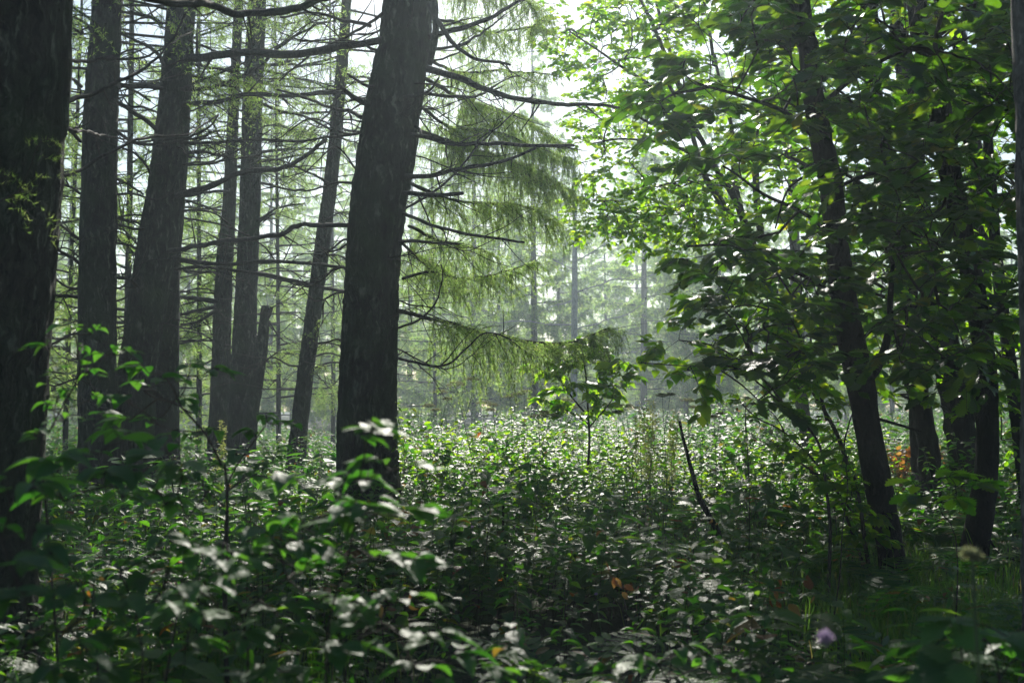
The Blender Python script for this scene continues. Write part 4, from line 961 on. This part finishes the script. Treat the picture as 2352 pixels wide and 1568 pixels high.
# ------------------------------------------------------------------ undergrowth, grass
def undergrowth():
    Pp = []; Aa = []; Uu = []; Ss = []; stems = MB(); ml = MB()
    bands = [(1.9, 4, 46, .1), (4, 7, 50, .094), (7, 11, 50, .086), (11, 16, 36, .09), (16, 26, 17, .11), (26, 45, 5, .13)]
    for (y0, y1, dens, ls) in bands:
        area = (y1 - y0) * (y0 + y1) / 2 * 1.15
        n = int(area * dens)
        y = np.sqrt(R.uniform(y0 ** 2, y1 ** 2, n)); x = R.uniform(-.575, .575, n) * y
        keep = R.uniform(0, 1, n) < np.maximum(.3, 1.9 * n2(x, y, 1.5, 5.5) - .1)
        # grassy, barer patches
        keep &= ~((np.abs(x - .55 * y * .72) < .5) & (y > 5) & (y < 9) & (R.uniform(0, 1, n) < .6))
        x = x[keep]; y = y[keep]; n = len(x)
        g = ground(x, y)
        h = (.08 + .75 * n2(x, y, .8, 1.1) ** 1.4 + .25 * n2(x, y, 2.4, 4.1)) * R.uniform(.55, 1.2, n) * (1 + .3 * (y > 12))
        h = np.where((y < 3.2), h * .8, h); h = np.where((x / y < -.1) & (y > 7), h * .72, h)
        for fx, fy in ((t6.location[0], 7.5), (t7.location[0], 8.4)):
            h = h * np.where((np.abs(x - fx * y / fy) < .6) & (y < fy + .2) & (y > fy - 3.2), .22, 1)
        nn = np.maximum(3, (h / .06).astype(int))
        lean = R.normal(0, .12, (n, 2)) + np.array([.08, 0])
        big = np.where((n2(x, y, .9, 9.9) > .6) & (R.uniform(0, 1, n) < .6), 1.9, 1.0) * R.uniform(.75, 1.2, n)
        nn_big = big > 1.4
        for j in range(int(nn.max())):
            m = nn > j
            t = (j + .5) / nn[m]
            z = g[m] + h[m] * (.25 + .75 * t)
            bx = x[m] + lean[m, 0] * h[m] * t; by = y[m] + lean[m, 1] * h[m] * t
            a0 = R.uniform(0, 2 * PI, m.sum())
            for s in (0, PI):
                a = a0 + s + R.normal(0, .3, len(a0))
                ax = np.stack([np.cos(a), np.sin(a), R.normal(.03, .16, len(a))], -1)
                Pp.append(np.stack([bx, by, z], -1) + ax * .012); Aa.append(ax)
                Uu.append(np.stack([R.normal(-.1, .16, len(a)), R.normal(0, .16, len(a)), np.ones(len(a))], -1))
                Ss.append(ls * big[m] * R.uniform(.55, 1.2, len(a)) * (1.15 - .45 * t))
        S = np.stack([np.stack([x, y, g - .02], -1), np.stack([x + lean[:, 0] * h * .5, y + lean[:, 1] * h * .5, g + h * .5], -1), np.stack([x + lean[:, 0] * h, y + lean[:, 1] * h, g + h * .98], -1)], 1)
        ribbons(stems, S, .0022)
    leaves(ml, np.concatenate(Pp), np.concatenate(Aa), np.concatenate(Uu), np.concatenate(Ss), OVATE)
    print('undergrowth leaves', sum(len(p) for p in Pp))
    o = ml.build('undergrowth', M['herb']); tag(o, 'dense knee-high carpet of glossy leaved herbs', 'undergrowth', kind='stuff')
    tag(stems.build('herb_stems', M['stem']), 'thin dark stems of the herb carpet', 'undergrowth', kind='stuff')
undergrowth()

def mixed_weeds():
    # broad-leaved plants with long arching leaves
    Pp = []; Aa = []; Uu = []; Ss = []; st = MB()
    n = 330; y = np.sqrt(R.uniform(2.6 ** 2, 14 ** 2, n)); x = R.uniform(-.52, .52, n) * y
    k = (n2(x, y, .5, 21.) > .36) & ~((np.abs(x / y - t6.location[0] / 7.5) < .09) & (y < 8)) & ~((np.abs(x / y - t7.location[0] / 8.4) < .08) & (y < 8.6)); x = x[k]; y = y[k]; g = ground(x, y)
    for xx, yy, gg in zip(x, y, g):
        m = R.integers(5, 11); h = R.uniform(.3, .75)
        for j in range(m):
            a = R.uniform(0, 2 * PI); hh = h * R.uniform(.55, 1)
            e = np.array([xx + math.cos(a) * .09, yy + math.sin(a) * .09, gg + hh])
            st.tube(np.array([[xx, yy, gg], [xx + math.cos(a) * .03, yy + math.sin(a) * .03, gg + hh * .6], e]), [.003, .0024, .0016], 4, cap=False)
            Pp.append(e); Aa.append([math.cos(a), math.sin(a), R.uniform(-.25, .35)]); Uu.append([R.normal(0, .2), R.normal(0, .2), 1]); Ss.append(R.uniform(.11, .2))
    ml = MB(); leaves(ml, np.array(Pp), np.array(Aa), np.array(Uu), np.array(Ss), SERR)
    tag(ml.build('broad_leaved_weeds', M['big']), 'scattered broad-leaved plants among the herbs', 'undergrowth', kind='stuff')
    # ferns: rosettes of pinnate fronds
    fr = MB()
    n = 60; y = np.sqrt(R.uniform(3.2 ** 2, 13 ** 2, n)); x = R.uniform(-.5, .5, n) * y; g = ground(x, y)
    Pp = []; Aa = []; Uu = []; Ss = []
    for xx, yy, gg in zip(x, y, g):
        for j in range(R.integers(6, 10)):
            a = R.uniform(0, 2 * PI); L = R.uniform(.35, .6); u = np.linspace(0, 1, 16)[:, None]
            dv = np.array([math.cos(a), math.sin(a), 0])
            q = np.array([xx, yy, gg]) + dv * L * u ** 1.3 * .95 + np.array([0, 0, 1.]) * L * (1.35 * u - .85 * u ** 2.2)
            st.tube(q, np.linspace(.0022, .0008, 16), 3, cap=False)
            td = unit(np.gradient(q, axis=0)); sv = np.array([-dv[1], dv[0], 0])
            for i in range(3, 16):
                for sg in (-1, 1):
                    Pp.append(q[i]); Aa.append(sv * sg + td[i] * .45); Uu.append(np.cross(td[i], sv)); Ss.append(.12 * math.sin(PI * min(1, (i + 1) / 17)) ** .8 + .008)
    UU = np.array(Uu); UU[UU[:, 2] < 0] *= -1
    leaves(fr, np.array(Pp), np.array(Aa), UU, np.array(Ss), leaf_template([(0, .05), (.3, .12), (.7, .09), (1, 0)], .05, .15))
    tag(fr.build('ferns', M['herb']), 'ferns with arching fronds scattered in the undergrowth', 'ferns', kind='stuff')
    # waist-high leafy bushes that break the level edge of the herbs
    Pp = []; Aa = []; Uu = []; Ss = []
    n = 110; y = R.uniform(8.5, 17, n); x = R.uniform(-.46, .46, n) * y; g = ground(x, y)
    for xx, yy, gg in zip(x, y, g):
        h = R.uniform(.45, .95) if xx / yy > -.09 else R.uniform(.3, .5)
        for j in range(R.integers(4, 8)):
            tip = np.array([xx + R.normal(0, .22), yy + R.normal(0, .2), gg + h * R.uniform(.65, 1.05)])
            q = smooth_path(np.array([[xx, yy, gg], (np.array([xx, yy, gg]) * .55 + tip * .45) + [0, 0, .1], tip]), .06)
            st.tube(q, np.linspace(.004, .0012, len(q)), 4, cap=False)
            for i in range(len(q) // 3, len(q)):
                for _ in range(3):
                    a = R.uniform(0, 2 * PI); Pp.append(q[i] + R.normal(0, .02, 3)); Aa.append([math.cos(a), math.sin(a), R.uniform(-.3, .3)]); Uu.append([R.normal(0, .3), R.normal(0, .3), 1]); Ss.append(R.uniform(.05, .1))
    mb = MB(); leaves(mb, np.array(Pp), np.array(Aa), np.array(Uu), np.array(Ss), OVATE_BIG)
    tag(mb.build('waist_high_bushes', M['herb']), 'low bright leafy bushes breaking the edge of the herbs', 'undergrowth', kind='stuff')
    tag(st.build('weed_stalks', M['green_stem']), 'green stalks of ferns and bushes in the undergrowth', 'undergrowth', kind='stuff')
mixed_weeds()

def grass():
    mb = MB()
    def blades(x, y, L, wd, lean=.5):
        n = len(x); g = ground(x, y)
        a = R.uniform(0, 2 * PI, n); dv = np.stack([np.cos(a), np.sin(a), np.zeros(n)], -1)
        K = 5; s = np.linspace(0, 1, K)[None, :, None]
        ln = (L * R.uniform(.5, 1.2, n))[:, None, None]; le = R.uniform(.2, 1.1, n)[:, None, None] * lean
        S = np.stack([x, y, g], -1)[:, None] + dv[:, None] * ln * le * s ** 1.8 + np.array([0, 0, 1.]) * ln * (s - .35 * le * s ** 2.5)
        sd_ = np.stack([-np.sin(a), np.cos(a), np.zeros(n)], -1)[:, None] * (wd * np.array([1, 1, .85, .55, .06]))[None, :, None]
        V = np.stack([S - sd_, S + sd_], 2)
        i = (np.arange(n) * K * 2)[:, None] + (np.arange(K - 1) * 2)[None]
        mb.add(V.reshape(-1, 3), np.stack([i, i + 1, i + 3, i + 2], -1).reshape(-1, 4))
    n = 9000; y = np.sqrt(R.uniform(3.0 ** 2, 16 ** 2, n)); x = R.uniform(-.55, .55, n) * y
    k = n2(x, y, .9, 2.4) > .5; blades(x[k], y[k], .34, .0028)
    c = P(2130, 1290, 7.6); n = 3600; blades(R.normal(c[0], .75, n), R.normal(7.6, 1.0, n), .24, .0024)          # around the black oak feet
    c = P(250, 1420, 3.6); n = 2600; blades(R.normal(c[0], .3, n), R.normal(4.2, .5, n), .36, .0028, .8)            # lower left
    c = P(2300, 1400, 5.6); n = 2600; blades(R.normal(c[0], .4, n), R.normal(5.8, .6, n), .3, .0026)
    c = P(850, 1180, 9.0); n = 1200; blades(R.normal(c[0], .5, n), R.normal(8.9, .25, n), .3, .003)
    n = 300; y = np.sqrt(R.uniform(4.2 ** 2, 11 ** 2, n)); x = R.uniform(-.5, .5, n) * y; blades(x, y, .5, .004, .8)
    tag(mb.build('grass', M['grass']), 'bright thin grass blades between the herbs', 'grass', kind='stuff')
    # tall thin weeds whose tops break the skyline of the glade
    ms = MB(); mw = MB()
    n = 760; yy = R.uniform(9.0, 15, n); xx = (R.uniform(880, 2050, n) - 1176) / FPX * yy
    g = ground(xx, yy); h = R.uniform(.5, .85, n) * (.6 + .9 * n2(xx, yy, 1.1, 6.1))
    S = np.stack([np.stack([xx, yy, g], -1), np.stack([xx + R.normal(0, .03, n), yy, g + h * .5], -1), np.stack([xx + R.normal(0, .09, n), yy, g + h], -1)], 1)
    ribbons(ms, S, .0026)
    m = 12; who = np.repeat(np.arange(n), m); t = R.uniform(.35, 1, len(who)); base = S[who, 1] + (S[who, 2] - S[who, 1]) * ((t * 2 - 1)[:, None].clip(0, 1))
    a = R.uniform(0, 2 * PI, len(who))
    leaves(mw, base, np.stack([np.cos(a), np.sin(a), R.uniform(-.2, .5, len(a))], -1), np.stack([R.normal(0, .3, len(a)), R.normal(0, .3, len(a)), np.ones(len(a))], -1), R.uniform(.03, .085, len(a)), OVATE)
    tag(ms.build('weed_stems', M['green_stem']), 'thin stalks of tall weeds along the skyline of the glade', 'weeds', kind='stuff')
    tag(mw.build('tall_weeds', M['light']), 'tall sunlit weeds along the skyline of the glade', 'weeds', kind='stuff')
grass()

# ------------------------------------------------------------------ haze
def haze():
    x0, x1, y0, y1, z0, z1 = -230, 230, -222, 240, -3.5, 26
    V = [(x, y, z) for z in (z0, z1) for y in (y0, y1) for x in (x0, x1)]
    F = [(0, 2, 3, 1), (4, 5, 7, 6), (0, 1, 5, 4), (2, 6, 7, 3), (0, 4, 6, 2), (1, 3, 7, 5)]
    me = bpy.data.meshes.new('haze'); me.from_pydata(V, [], F)
    o = bpy.data.objects.new('haze', me); C.objects.link(o)
    m = bpy.data.materials.new('haze'); m.use_nodes = True
    n = m.node_tree.nodes; n.remove(n['Principled BSDF'])
    v = n.new('ShaderNodeVolumePrincipled'); v.inputs['Density'].default_value = .0024
    v.inputs['Color'].default_value = (.76, .91, 1, 1); v.inputs['Anisotropy'].default_value = .6
    m.node_tree.links.new(v.outputs[0], n['Material Output'].inputs['Volume'])
    me.materials.append(m)
    tag(o, 'pale morning haze filling the forest', 'haze', kind='stuff')
haze()
